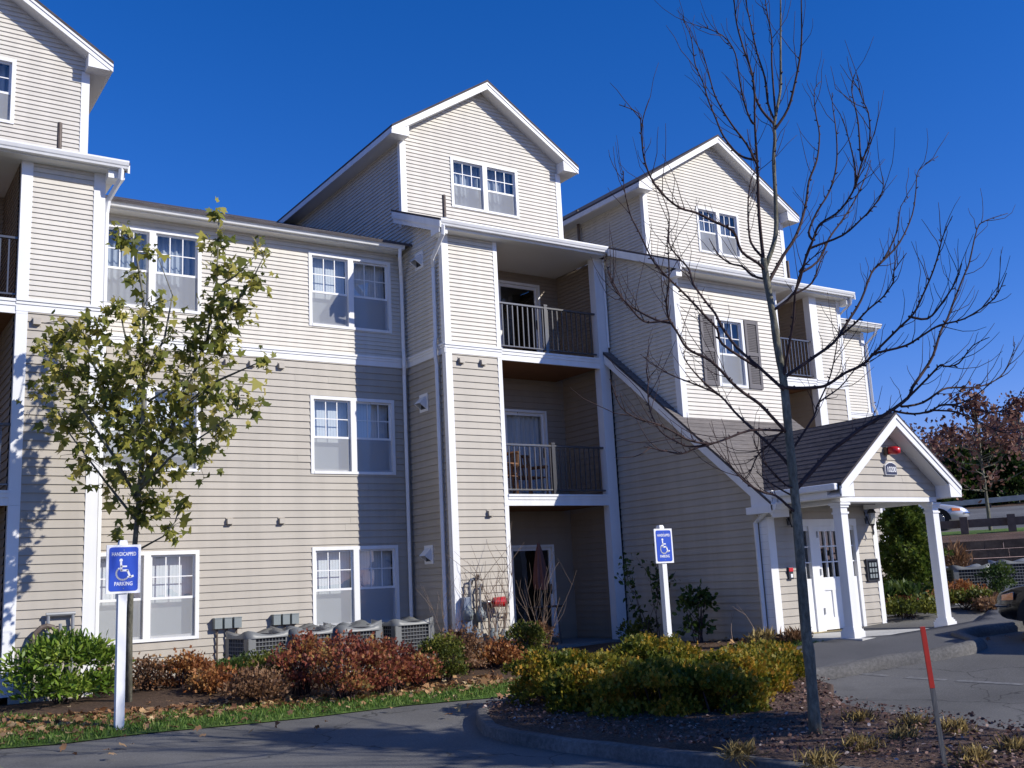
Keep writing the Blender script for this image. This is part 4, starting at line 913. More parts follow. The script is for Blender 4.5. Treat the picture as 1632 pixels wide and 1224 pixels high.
# --- leaf litter, grass, gravel chips
def poly_pts(poly, n):
    xs = np.array([p[0] for p in poly]); ys = np.array([p[1] for p in poly]); out = []
    while len(out) < n:
        x = RNG.uniform(xs.min(), xs.max()); y = RNG.uniform(ys.min(), ys.max()); c = False; j = len(poly)-1
        for i in range(len(poly)):
            if (ys[i] > y) != (ys[j] > y) and x < (xs[j]-xs[i])*(y-ys[i])/(ys[j]-ys[i])+xs[i]: c = not c
            j = i
        if c: out.append((x, y))
    return out
def stuff(name, label, cat): 
    t = bpy.data.objects.new(name, None)
    return t
def scatter(name, pts, dz, size, m, shape, label, cat, up=0.0, tint=None, jit=.5):
    n = len(pts); pos = np.array([(x, y, g(x, y)+dz) for x, y in pts]); pos[:,2] += RNG.uniform(0, .025, n)
    if up: ax = RNG.normal(size=(n,3))*.45+np.array((0,0,up)); nm = None
    else:
        ax = RNG.normal(size=(n,3)); ax[:,2] *= .25; nm = np.array((0,0,1.0))+jit*RNG.normal(size=(n,3))
    root = {'_org': (0,0,0)}
    class _R(dict): pass
    e = bpy.data.objects.new('tmp', None); e['_org'] = (0.,0.,0.)
    o = leaves(name, pos, ax, RNG.uniform(*size, n), RNG.beta(1.6,1.6,n) if tint is None else tint, shape, m, e, normal=nm); o.parent = None; bpy.data.objects.remove(e)
    o['kind'] = 'stuff'; o['label'] = label; o['category'] = cat; return o
gpoly = [p for p in grass_front if p[0] > -6] + [(7.6,-5.5),(6.6,-5.15),(5.2,-4.55),(3.6,-4.65),(2.3,-4.95),(.9,-4.97),(-.2,-4.65),(-1.1,-4.55),(-2.2,-4.35),(-3.1,-3.8),(-3.7,-2.8),(-6,-2.85)]
scatter('grass', poly_pts(gpoly, 26000), .0, (.03,.075), LM['grass'], LONG*np.array((.5,1,1)), 'narrow strip of green grass along the driveway', 'grass', up=1.2)
lp = poly_pts(gpoly, 420)
lp += [(x + RNG.normal()*.05, y) for x, y in poly_pts([(-5,-4.9),(-2.2,-5.0),(-1,-5.0),(1,-5.25),(2.6,-5.2),(2.6,-4.3),(.9,-4.5),(-1,-4.1),(-2.2,-3.9),(-5,-3)], 1700)]
lp += poly_pts([(-3,-3.6),(7,-4.6),(7,-2),(-2.3,-1)], 1100) + poly_pts([(4.5,-4.6),(7.5,-5.8),(7.6,-2),(4.5,-2)], 350) + poly_pts(ISL, 90) + poly_pts([(6,-7.8),(9,-9),(12,-9),(9,-8)], 24) + poly_pts([(-4,-7),(2,-7),(2,-6),(-4,-5.6)], 22)
scatter('fallen_leaves', lp, .035, (.045,.105), LM['litter'], MAPLE, 'dry tan and brown leaves fallen along the planting bed and grass', 'fallen leaves', jit=.45)
ch = poly_pts(ISL, 9000)
chm = leaf_mat('bark_chip', [(0,(.05,.025,.02)),(.5,(.13,.07,.055)),(.85,(.24,.15,.12)),(1,(.48,.42,.38))], 0, .9)
o = scatter('bark_chips', ch, .17, (.018,.05), chm, LEAF, 'loose brown bark chips over the island bed', 'mulch', jit=.7)

# --- dry grass tufts
for (px, py, lab) in ((1370,1152,'dry straw tuft at the back edge of the island, right of the sapling'),(1455,1160,'low straw tuft beside the parking asphalt, left of the orange stake'),(1372,1196,'spiky straw tuft in the mulch between sapling and stake'),(1178,1206,'straw tuft at the front of the island, below the hedge'),(1440,1182,'pale flattened straw tuft just left of the orange stake'),(1525,1168,'straw tuft right of the orange stake at the island edge'),(1620,1200,'straw tuft at the right edge of the picture'),(1550,1216,'bright straw tuft at the bottom edge beside the stake'),(1305,1222,'straw tuft at the bottom edge below the sapling')):
    p = gd(px, py, .14); t = thing('grass_tuft', (p.x, p.y, g(p.x, p.y)+.12), lab, 'grass tuft', 'dry grass tufts on the island')
    n = 260; base = np.array([(p.x+RNG.normal()*.055, p.y+RNG.normal()*.05, p.z) for _ in range(n)]); ax = RNG.normal(size=(n,3))*.55+np.array((.1,-.1,.75))
    leaves('blades', base, ax, RNG.uniform(.05,.15,n), RNG.uniform(0,1,n), LONG*np.array((.13,1,2.2)), LM['straw'], t)

# ------------------------------------------------------------------ bare sapling in front: limbs follow the photograph, each at its own depth
BP = gd(1300, 1168, .16)
D0 = hdist(BP)
BR = [  # (width in px at the base, depth drift in metres, points)
 (20,.05,[(1300,1172),(1291,1060),(1284,1000),(1276,900),(1270,820),(1265,770),(1257,690),(1249,610),(1240,560),(1233,510),(1226,470),(1219,430),(1217,412)]),
 (12,.25,[(1219,428),(1234,385),(1237,350),(1235,296),(1233,255),(1235,222),(1234,198),(1241,160),(1244,136),(1244,74),(1244,0),(1243,-60)]),
 (6,-.5,[(1234,198),(1215,177),(1203,152),(1199,119),(1184,74),(1174,37),(1170,0),(1166,-50)]),
 (5,.5,[(1234,190),(1224,165),(1219,124),(1207,86),(1197,41),(1188.5,0),(1184,-50)]),
 (5,.2,[(1236,183),(1230,103),(1230,62),(1223.5,25),(1220,0),(1219,-40)]),
 (6,-.3,[(1238,202),(1256,173),(1267,132),(1277,74),(1277,0),(1276,-50)]),
 (9,-.6,[(1217,415),(1212,370),(1209,329),(1207,268),(1206,247),(1203,198),(1202,140),(1197,115),(1190,82),(1187,60)]),
 (5,-.7,[(1207,264),(1190,230),(1166,198),(1141,156),(1129,115),(1118.5,78)]),
 (5,.7,[(1203,255),(1178,247),(1153.5,218),(1141,189),(1129,160),(1120.6,132),(1108,103),(1102,62),(1092,37),(1088,25)]),
 (4,-.4,[(1197,193),(1186.5,165),(1178,123.5),(1172,86),(1157.6,62),(1137,49),(1112,41)]),
 (6,.6,[(1215,410),(1197,387),(1192.6,354),(1192.6,317),(1197,288),(1207,263)]),
 (9,1.0,[(1225,450),(1248,408),(1265,383),(1277,354),(1285,321),(1289.4,288),(1302,255),(1306,214),(1300,181),(1298,144),(1308,130)]),
 (7,-1.0,[(1267,465),(1285,408),(1295.6,383),(1306,358),(1330.6,342),(1347,325),(1363.5,296),(1372,263.5),(1386,222),(1384,181),(1374,156.5),(1365.5,119)]),
 (6,.9,[(1275,435),(1304,416),(1322,379),(1343,350),(1363.5,317),(1380,280),(1388,255)]),
 (5,.6,[(1289,370),(1302,338),(1322,305),(1333,263.5),(1333,214),(1326.5,165),(1326.5,148)]),
 (4,-.5,[(1363,300),(1363.5,272),(1355,230.6),(1343,189)]),
 (4,.4,[(1372,255),(1368,198),(1361.5,165),(1357,140),(1361.5,119)]),
 (5,-.6,[(1300,392),(1343,375),(1372,350),(1392,329),(1407,303),(1406,280)]),
 (11,1.1,[(1267,782),(1296,749),(1324,719),(1352,698),(1373,682),(1413,659),(1447,634),(1454,617.6),(1470.6,593.6),(1487,567),(1499,529),(1510,508),(1521,478),(1537,438),(1545,418),(1557,366),(1570,352),(1606,340)]),
 (6,-.8,[(1444,637),(1480,601),(1499,581.6),(1507,584),(1528,579),(1550.5,551),(1577,537.5)]),
 (6,.8,[(1437,648),(1470.6,641.7),(1502,621),(1523,617.6),(1552,617.6),(1579,610),(1600,593.6),(1615,560),(1617,545)]),
 (5,-.6,[(1425,655),(1456,659.7),(1482.6,655),(1504,645),(1540,650),(1581,657),(1612,650)]),
 (4,.6,[(1490,654),(1521,656),(1545,665.7),(1576,680),(1600,689.7),(1640,686)]),
 (4,.4,[(1504,645),(1530,643),(1555,630),(1580,610)]),
 (8,-1.1,[(1251,618),(1297.6,617.6),(1319,613),(1348,593.6),(1374.5,581.6),(1399.5,556),(1434.6,521),(1456,500),(1469.6,473),(1486,435),(1495,407),(1503.5,375),(1518,344)]),
 (5,.6,[(1451,505),(1478,508),(1499,486),(1523.5,448.5),(1533,420)]),
 (5,-.7,[(1388,568),(1399.5,562),(1443,551),(1469.6,535),(1497,518.6),(1537,508),(1575,483.6),(1591,467),(1604,435)]),
 (8,1.0,[(1248,604),(1281,580.6),(1300,567),(1329,545.6),(1351,513),(1372.5,478),(1389,435),(1405,418),(1433.5,387),(1454,342),(1460,300.6),(1464,272),(1495,249)]),
 (5,-.5,[(1335,538),(1362,516),(1383,494),(1407.6,473),(1424,448.5),(1425,432),(1445,403)]),
 (4,.4,[(1400,421),(1409,412),(1429,370.6),(1435.6,329),(1450,313)]),
 (8,-.9,[(1248,605),(1256.6,556),(1264.7,508),(1267,470),(1275.5,435),(1290,415),(1316,395)]),
 (5,.5,[(1267,468),(1294,451),(1308,416),(1319,400)]),
 (7,1.1,[(1222,445),(1200,439.5),(1183,424.6),(1164,420),(1145,405.5),(1130,380)]),
 (7,-1.1,[(1219,432),(1209,420),(1182,401),(1169,369),(1136.6,352.5),(1109.6,339),(1082.7,331),(1055.7,309),(1037,282.5),(1026,250),(1022,214),(1017.6,181),(987,167)]),
 (8,.9,[(1246,618),(1206,582),(1174.6,554),(1151,522),(1140.6,501),(1125.7,482),(1104.5,452),(1098,429),(1079,407.6),(1066,386),(1066,341),(1050,300)]),
 (6,-.9,[(1206,585),(1198,580),(1151,548),(1143,524.5),(1121.5,501),(1096,473.5),(1068,446),(1053.5,431),(1038.6,412),(1018,369),(1004.5,342),(995,301),(993.7,272)]),
 (8,-1.2,[(1254,690),(1229,663),(1209.6,643),(1185,626),(1165.5,609),(1155,597),(1130,573),(1096,556),(1079,528.7),(1066,507.5),(1062,482),(1066,450),(1066,418),(1064,380),(1067,348)]),
 (5,.6,[(1070,515),(1045,509.6),(1004.6,488),(987.6,469),(972.7,439.5),(962,407.6)]),
 (4,-.4,[(1066,510),(1034,514),(1017,505),(1002,486),(981,463),(968,431)]),
 (8,1.1,[(1261,748),(1249,731.6),(1222,704.6),(1195,680),(1170,655.6),(1148,631),(1116.5,616),(1062.5,594),(1021,565)]),
 (5,-.5,[(1148,631),(1119,606.6),(1094,577),(1089.5,560)]),
 (6,-1.2,[(1256,688),(1241.5,686),(1195,686),(1151,702),(1129,707),(1099,702),(1072,687.5),(1045,675),(1018,668),(989,648),(972,604)]),
 (4,.5,[(1129,708),(1099,712),(1080,704.6),(1057.6,692),(1045,675),(1034,646),(1033,609),(1040.5,594)]),
 (4,-.3,[(1129,709.5),(1109,714),(1087,723),(1062.5,719),(1026,712)]),
 (5,.5,[(1256,684),(1241.5,692),(1222,712),(1207,726.7),(1197,748.7),(1187.5,763)]),
 (6,-.9,[(1270,818),(1261,811),(1236.6,790),(1214.5,784),(1187.5,768),(1163,741),(1146,722)]),
 (4,.5,[(1266,790),(1254,785.5),(1222,766),(1205,751)]),(4,-.4,[(1264,778),(1252.5,773),(1229,749),(1212,729),(1206,712)]),
 (5,.8,[(1260,720),(1264.7,713.7),(1297.6,663),(1305,641.7),(1338.5,617.6),(1365,586),(1384,574)]),
 (3,-.3,[(1305,641),(1322,603),(1331,565),(1338,520)]),
]
done = []                                         # (px, py, depth offset, radius)
tb = MB(); cb = MB(); tips = []
for bi, (wpx, drift, pts) in enumerate(BR):
    if bi == 0: off0 = 0
    else:
        a = min(done, key=lambda q: (q[0]-pts[0][0])**2+(q[1]-pts[0][1])**2); off0 = a[2]; gap = math.hypot(a[0]-pts[0][0], a[1]-pts[0][1])
        if gap > 3:
            k0 = max(range(len(done)), key=lambda k: -abs(math.hypot(done[k][0]-pts[0][0], done[k][1]-pts[0][1])-gap)); lower = [q for q in done if q[1] > a[1] and math.hypot(q[0]-a[0], q[1]-a[1]) < gap*.8+6] or [a]
            a = min(lower, key=lambda q: -q[1]); off0 = a[2]; pts = [(a[0], a[1])] + pts
    # smooth resampling in the picture plane, then out to depth
    Lp = [0]
    for a, b in zip(pts, pts[1:]): Lp.append(Lp[-1]+math.hypot(b[0]-a[0], b[1]-a[1]))
    fine = []
    for i in range(len(pts)-1):
        p0 = pts[max(i-1,0)]; p1 = pts[i]; p2 = pts[i+1]; p3 = pts[min(i+2,len(pts)-1)]
        for k in range(3):
            t = k/3; c = [.5*((2*p1[j]) + (-p0[j]+p2[j])*t + (2*p0[j]-5*p1[j]+4*p2[j]-p3[j])*t*t + (-p0[j]+3*p1[j]-3*p2[j]+p3[j])*t**3) for j in (0,1)]
            fine.append((c[0], c[1], (Lp[i]+(Lp[i+1]-Lp[i])*t)/Lp[-1]))
    fine.append((pts[-1][0], pts[-1][1], 1.0)); P3 = []; R3 = []
    ln = Lp[-1]/FPX*D0
    for (px, py, t) in fine:
        off = off0+drift*min(1.0, ln*.6)*(t**1.15); jit = 0 if bi == 0 else .012*math.sin(t*31+bi*2.0)
        P3.append(vp(px, py, D0+off+jit)); r = wpx/2/FPX*D0*(.92 if bi == 0 else .62)
        R3.append(max(.0035, r*(1-.42*t) if bi == 0 else r*(1-t)**.75*.95+.0028)); done.append((px, py, off, R3[-1]))
        if bi == 0: R3[-1] *= (1.12 if t < .03 else 1+.05*math.sin(t*47)+.035*math.sin(t*113+1))
    if bi > 0 and bi not in (1,): P3[0] = P3[0].lerp(P3[1], -.35)
    (tb if wpx >= 11 and bi < 2 else cb).tube(P3, R3, 10 if wpx > 9 else 6)
    if bi > 0:
        n = len(P3)
        for i in range(3, n-1):                    # spurs, buds and fine side twigs
            if random.random() < .8:
                d = (P3[i+1]-P3[i]).normalized(); s = V((random.gauss(0,1), random.gauss(0,1), random.gauss(.3,1))).normalized(); s = (s-d*s.dot(d)).normalized()
                l = random.uniform(.012,.03); cb.tube([P3[i], P3[i]+s*l+d*l*.6], [R3[i]*.9+.001, R3[i]*.5+.001], 4)
            if i > n*.22 and random.random() < .62:
                s = V((random.gauss(0,1), random.gauss(0,1), random.gauss(.5,.8))).normalized(); l = random.uniform(.12,.62); q = P3[i]; d = (P3[i+1]-P3[i]).normalized(); pp = [q]; v = (s*.7+d).normalized()
                for k in range(4): q = q+v*l/4; v = (v+V((random.gauss(0,.18), random.gauss(0,.18), .26+random.gauss(0,.12)))).normalized(); pp.append(q)
                cb.tube(pp, [.0040,.0034,.0030,.0025,.0018], 4)
tree = thing('bare_sapling', (BP.x, BP.y, BP.z), 'leafless young tree with a slender grey trunk rising from the mulched island', 'tree')
tb.build('trunk', M['bark'], tree, smooth=True); cb.build('branches', M['twig'], tree, smooth=True)
# the upper limbs of two neighbouring trees stand outside the frame; their shade falls on the island and drive
t2 = dup(tree, (5.6, -17.6, 0), rz=2.9, sc=1.3, label='leafless young tree standing outside the picture to the right of the viewer')

# ------------------------------------------------------------------ leafy young maple by the left window
TB = gd(205, 1128); DM = hdist(TB)
mt = thing('young_maple', TB, 'young tree with ragged olive and yellow leaves in front of the left windows', 'tree')
MBR = [(11,-1.25,[(205,1130),(206,1000),(208,950),(213,890),(220,810),(225,740),(228,660),(230,560),(228,470),(216,400),(205,374)]),
 (8,.5,[(226,770),(245,725),(270,690),(300,620),(330,540),(345,450),(348,385),(349,344)]),
 (6,-.6,[(222,800),(180,725),(130,650),(95,575),(62,560)]),(6,.7,[(226,735),(180,650),(140,560),(105,510),(70,515)]),
 (6,-.8,[(284,655),(340,610),(385,590),(425,572)]),(5,-.6,[(328,545),(372,490),(405,440),(425,400)]),(5,.8,[(229,640),(205,560),(190,490),(180,470)]),
 (5,.7,[(229,600),(262,540),(275,470),(250,405)]),(5,-.9,[(224,780),(270,730),(330,690),(395,640)]),(5,.9,[(218,830),(170,770),(110,690),(75,620)]),
 (4,-.5,[(214,880),(260,855),(285,825)]),(4,.5,[(213,890),(190,860),(185,830)]),(4,.3,[(236,640),(300,600),(372,560)]),(4,-.5,[(343,460),(375,440),(410,405)])]
BL = [(348,343,16),(345,385,28),(355,430,38),(412,395,22),(400,445,36),(372,495,48),(203,385,24),(240,400,22),(190,372,14),(215,440,20),(245,500,45),(190,490,36),(150,530,45),(100,540,40),(62,558,22),(75,622,32),(112,600,58),(172,600,60),(232,580,70),(300,560,60),(350,555,42),(422,575,16),(395,635,38),(340,640,60),(270,660,70),(190,680,60),(110,672,50),(140,735,42),(190,765,42),(240,745,60),(310,722,45),(352,690,30),(215,815,36),(250,805,38),(288,800,18),(188,852,16),(275,845,24),(340,500,50),(290,620,50),(230,690,60),(160,650,50)]
dn = []; mb1 = MB(); mb2 = MB(); mp = []
for bi, (wpx, drift, pts) in enumerate(MBR):
    off0 = 0 if bi == 0 else min(dn, key=lambda q: (q[0]-pts[0][0])**2+(q[1]-pts[0][1])**2)[2]
    P3 = []; R3 = []; n = len(pts)
    for i, (px, py) in enumerate(pts):
        t = i/(n-1); off = off0+drift*t; P3.append(vp(px, py, DM+off)); dn.append((px, py, off)); R3.append(max(.004, wpx/2/FPX*DM*(1-.8*t)))
    for a, b in zip(range(n-1), range(1, n)):
        for k in range(4): t = k/4; mp.append((P3[a].lerp(P3[b], t), pts[a][0]+(pts[b][0]-pts[a][0])*t, pts[a][1]+(pts[b][1]-pts[a][1])*t))
    (mb1 if bi == 0 else mb2).tube(P3, R3, 8 if bi == 0 else 5)
pos = []; tw = 0
tot = sum(b[2]**2 for b in BL)
for (px, py, r) in BL:
    off = min(dn, key=lambda q: (q[0]-px)**2+(q[1]-py)**2)[2]
    c = vp(px, py, DM+off); R = r/FPX*DM; n = int(2000*r*r/tot)+6
    src = min(mp, key=lambda q: (q[1]-px)**2+(q[2]-py)**2)[0]
    cl = []
    for i in range(n):
        d = RNG.normal(size=3); d /= np.linalg.norm(d); q = c+V(d)*R*RNG.uniform(.15,1.05)
        pos.append(q); cl.append(q)
    for q in cl[::7]:
        mid = src.lerp(q, .5)+V((random.gauss(0,.03), random.gauss(0,.03), .03)); mb2.tube([src, mid, q], [.006,.004,.002], 4)
mb1.build('trunk', M['bark'], mt, smooth=True); mb2.build('branches', M['bark'], mt, smooth=True)
pos = np.array([tuple(p) for p in pos]); n = len(pos); ax = RNG.normal(size=(n,3))*.7+np.array((0,0,-.55)); nm = RNG.normal(size=(n,3))*.55+np.array((.5,-.6,.75))
leaves('foliage', pos, ax, np.clip(RNG.lognormal(-2.3,.32,n),.05,.17), RNG.beta(1.5,1.5,n), MAPLE, LM['maple'], mt, normal=nm)
mid = np.array([tuple(p) for p in pos[RNG.integers(0,n,520)]])+RNG.normal(size=(520,3))*.07
leaves('small_foliage', mid, RNG.normal(size=(520,3)), RNG.uniform(.045,.09,520), RNG.uniform(0,.8,520), MAPLE, LM['maple'], mt)

# ------------------------------------------------------------------ slender plants along the walls
def wand_shrub(name, P, n, h, spread, m, label, cat, fork=3, r=.006, leafm=None, nleaf=0):
    z0 = g(P[0], P[1]); t = thing(name, (P[0], P[1], z0), label, cat); mb = MB(); ends = []
    for i in range(n):
        a = V((P[0]+random.gauss(0,.08), P[1]+random.gauss(0,.08), z0)); th = random.uniform(0, 6.28); l = h*random.uniform(.6,1.0)
        v = V((math.cos(th)*spread*random.random(), math.sin(th)*spread*random.random(), 1)).normalized(); pts = [a]
        for k in range(6): pts.append(pts[-1]+v*l/6); v = (v+V((random.gauss(0,.12), random.gauss(0,.12), random.gauss(.02,.05)))).normalized()
        mb.tube(pts, [r*(1-.13*k) for k in range(7)], 5); ends += pts[3:]
        for f in range(fork):
            s = pts[random.randint(2,5)]; v2 = (v+V((random.gauss(0,.5), random.gauss(0,.5), .2))).normalized(); q = [s]
            for k in range(4): q.append(q[-1]+v2*l*.09); v2 = (v2+V((random.gauss(0,.15), random.gauss(0,.15), .1))).normalized()
            mb.tube(q, [r*.55,r*.5,r*.42,r*.35,r*.25], 4); ends += q[1:]
    mb.build('stems', m, t)
    if leafm:
        e = np.array([tuple(ends[random.randrange(len(ends))]) for _ in range(nleaf)])+RNG.normal(size=(nleaf,3))*.05
        leaves('foliage', e, RNG.normal(size=(nleaf,3))+np.array((0,0,-.2)), RNG.uniform(.06,.12,nleaf), RNG.uniform(0,1,nleaf), LEAF, leafm, t)
    return t
wand_shrub('leafless_shrub', (4.1,-2.15), 9, 2.15, .30, M['tanwood'], 'tall leafless shrub of thin grey stems against the white corner and gas pipes', 'shrub', 5, .009)
wand_shrub('leafless_shrub', (5.05,-2.25), 6, 1.75, .35, M['tanwood'], 'leafless arching shrub at the right post of the panelled corner, by the patio door', 'shrub', 4, .007)
wand_shrub('leafless_shrub', (3.3,-2.0), 4, 1.9, .45, M['tanwood'], 'thin leafless shrub leaning against the shaded downpipes', 'shrub', 4, .006)
wand_shrub('tall_shrub', (7.0,-2.9), 5, 1.75, .22, M['twig'], 'tall dark leafed shrub behind the right-hand parking sign, against the shaded wall', 'shrub', 2, .008, LM['green'], 230)
shrub('leafy_shrub', gp(1118, 1030), .30, .28, 1.02, LM['green'], 'upright green leafed shrub between the parking sign and the bare canes', 'shrub', n=420, size=(.07,.12), shape=LEAF, nl=14, rl=(.14,.22), upright=-.2)
shrub('leafy_shrub', gp(1022, 1030), .40, .3, .55, LM['olive'], 'low olive shrub left of the right-hand sign post', 'shrub', n=420, size=(.05,.09), shape=LEAF, nl=10, rl=(.12,.2))
for (px, py, h, lab) in ((1172,1028,1.05,'single bare cane left of the two in the bed by the stair wall'),(1200,1026,1.0,'single bare cane nearest the white splash boot')):
    wand_shrub('bare_cane', gp(px, py), 1, h, .05, M['tanwood'], lab, 'plant', 1, .008)
for (px, py, lab) in ((1265,1024,'rusty mound of dead stems at the foot of the entrance corner board'),(1215,1026,'straw coloured dead perennial beside the splash boot')):
    p = gp(px, py); t = thing('dead_perennial', (p[0], p[1], g(*p)), lab, 'plant'); n = 260; base = np.array([(p[0]+RNG.normal()*.12, p[1]+RNG.normal()*.08, g(*p)) for _ in range(n)])
    leaves('blades', base, RNG.normal(size=(n,3))*.6+np.array((0,0,.8)), RNG.uniform(.10,.30,n), RNG.uniform(0,1,n), LONG*np.array((.2,1,2)), LM['brown'] if px > 1240 else LM['straw'], t)

# ------------------------------------------------------------------ trees and plants beyond the porch
def conifer(P, h, r, m, label, group=None, n=9000, name='evergreen_tree', top=1.0, size=(.05,.11)):
    t = thing(name, P, label, 'tree', group); mb = MB(); mb.tube([P, P+V((0,0,h*.95))], [r*.09+.02, .01], 7); mb.build('trunk', M['bark'], t)
    z = np.power(RNG.uniform(0,1,n), .8); rr = r*np.clip((1-z)**.62*top+.05, 0, 1)*(1+.22*np.sin(z*23+RNG.uniform(0,6.28))); th = RNG.uniform(0, 6.28, n); cl = 1+.25*np.sin(th*5+z*17)+.15*np.sin(th*9-z*31)
    rad = rr*cl*np.power(RNG.uniform(0,1,n), .35); pos = np.stack([P.x+rad*np.cos(th), P.y+rad*np.sin(th), P.z+.05+z*h-rad*.12], 1)
    ax = np.stack([np.cos(th), np.sin(th), .35+0*th], 1)+.5*RNG.normal(size=(n,3)); leaves('foliage', pos, ax, RNG.uniform(*size, n), RNG.uniform(0,1,n), SPRIG, m, t); return t
pA = vp(1452, 940, 24.5); pA.z = g(pA.x, pA.y); conifer(pA, 2.75, .68, LM['arbor'], 'bushy dark evergreen seen between the two porch columns', n=9000, top=1.15, size=(.06,.13))
pB = vp(1527, 935, 27.5); pB.z = g(pB.x, pB.y)
shrub('ornamental_grass', (pB.x, pB.y), .30, .3, 1.15, LM['brown'], 'tall tan ornamental grass just right of the outer porch column', 'plant', n=500, size=(.15,.35), shape=LONG*np.array((.35,1,1)), upright=1.2)
for (px, py, D, rx, h, mm, n, sh, sz, lab) in (
 (1436,985,20.6,.62,.62,'green',900,LONG,(.12,.2),'dark green broad leafed shrub behind the entrance wall'),
 (1452,990,19.6,.8,.38,'olive',1600,LEAF,(.05,.09),'low olive ground shrub between the porch columns'),
 (1440,992,20.2,.5,.42,'crimson',900,LEAF,(.04,.07),'low dark red shrub beside the entrance corner board'),
 (1495,985,21.0,.75,.42,'red',1700,LEAF,(.04,.07),'russet shrub in front of the first far cooling unit'),
 (1540,985,20.5,.8,.40,'olive',1800,LEAF,(.05,.09),'low yellow green shrub right of the outer column'),
 (1573,990,20.0,.55,.26,'brown',900,LEAF,(.05,.09),'small tan shrub at the corner of the drive'),
 (1535,965,22.3,.6,.55,'red',1500,LEAF,(.04,.07),'dark russet shrub in front of the middle far cooling unit'),
 (1597,962,23.0,.42,.85,'green',1500,LEAF,(.04,.07),'round dark green bush between the two right-hand cooling units')):
    p = vp(px, py, D); shrub('porch_shrub', (p.x, p.y), rx, rx*.8, h, LM[mm], lab, 'shrub', 'shrubs beyond the porch', n=n, size=sz, shape=sh, nl=10, rl=(.14,.24))
def oak(P, h, r, m, label, n, name='brown_leaf_tree', group=None, size=(.14,.3), trunk=.09, lo=.28):
    t = thing(name, P, label, 'tree', group); mb = MB(); mb.tube([P, P+V((0,0,h*.5)), P+V((.1,0,h*.93))], [trunk, trunk*.7, .015], 8); C = []
    for i in range(46):
        z = random.uniform(lo, 1.0); th = random.uniform(0,6.28); wdt = r*(1.0-abs(z-.5)*1.0)*random.uniform(.35,1.0) if z < .8 else r*(1-z)*1.7*random.uniform(.3,1)
        e = P+V((math.cos(th)*wdt, math.sin(th)*wdt, z*h)); s = P+V((0,0,z*h*.8)); mb.tube([s, s.lerp(e,.5)+V((0,0,-.03*h)), e], [trunk*.32, trunk*.2, .006], 5); C.append((e, random.uniform(.10,.2)*r))
    mb.build('trunk', M['bark'], t); idx = RNG.integers(0, len(C), n); pos = np.array([tuple(C[i][0]) for i in idx])+RNG.normal(size=(n,3))*np.array([C[i][1] for i in idx])[:,None]*np.array((1,1,.7))
    leaves('foliage', pos, RNG.normal(size=(n,3))+np.array((0,0,-.4)), RNG.uniform(*size,n), RNG.uniform(0,1,n), LEAF, m, t); return t
def on_terr(px, s):                              # point of the terrace seen in that column
    d = ray(px, 860); d2 = V((d.x, d.y, 0)); k = s/(d2.dot(E1)); P = CAM+d2*k; r = (P-CAM).dot(E2); return V((P.x, P.y, tz(s, r)))
P = on_terr(1581, 35.6); oak(P, 4.45, 1.7, LM['oak'], 'young oak with brown leaves standing on the grass behind the timber fence', 1000, trunk=.06, size=(.10,.21), lo=.34)
FG = 'brown leafed trees along the upper road'
for (px, s, h, r, n, lab) in ((1500,66,8.2,3.2,3200,'brown leafed tree just right of the porch gable'),(1462,72,9.0,3.0,2600,'purple brown tree behind the porch gable, below its right slope'),(1398,78,13.5,3.6,2600,'thin topped bare tree showing past the far corner of the building'),(1536,76,8.6,3.2,2800,'brown tree between the porch and the young oak'),(1612,72,9.0,3.6,3200,'brown tree right behind the young oak'),(1650,66,10.5,3.8,3200,'brown tree at the right edge of the picture'),(1430,64,5.5,2.6,2200,'brown tree seen over the dark evergreen between the porch columns'),(1570,86,8.4,3.8,2600,'faded brown tree farthest behind the young oak')):
    oak(on_terr(px, s), h*.56, r*.85, LM['oak'], lab, int(n*.42), group=FG, size=(.14,.32), trunk=.13, lo=.08)
for (px, s, h, r, lab) in ((1543,62,3.2,1.5,'dark green conifer behind the guard rail, left of the oak trunk'),(1596,63,3.3,1.7,'dark green conifer behind the guard rail, right of the oak trunk'),(1630,62,2.6,1.4,'small dark conifer at the right end of the guard rail'),(1497,60,2.2,1.2,'low conifer seen past the outer porch column')):
    conifer(on_terr(px, s), h, r, LM['conifer'], lab, 'conifers along the upper road', n=2600, size=(.14,.32))
o = None
n = 26000; rr_ = RNG.uniform(-40, 70, n); s_ = RNG.uniform(92, 165, n); hh = RNG.uniform(0, 1, n)**.8*(5.2+1.6*np.sin(rr_*.31)+1.2*np.sin(rr_*.9+s_))
base = np.array([tuple(terr(s, r, tz(s, r)+h)) for s, r, h in zip(s_, rr_, hh)])
e = bpy.data.objects.new('tmp', None); e['_org'] = (0.,0.,0.)
o = leaves('far_wood', base, RNG.normal(size=(n,3)), RNG.uniform(.4,1.1,n), RNG.uniform(0,.7,n), SPRIG, LM['oak'], e); o.parent = None; bpy.data.objects.remove(e)
o['kind'] = 'stuff'; o['label'] = 'distant brown autumn wood beyond the upper road'; o['category'] = 'wood'
# tree outside the frame on the right whose shade lies over the left end of the island
oak(V((4.80,-15.35,0)), 6.2, 1.15, LM['oak'], 'brown leafed tree standing outside the picture to the right of the viewer', 6500, size=(.10,.2), trunk=.05, lo=.58)
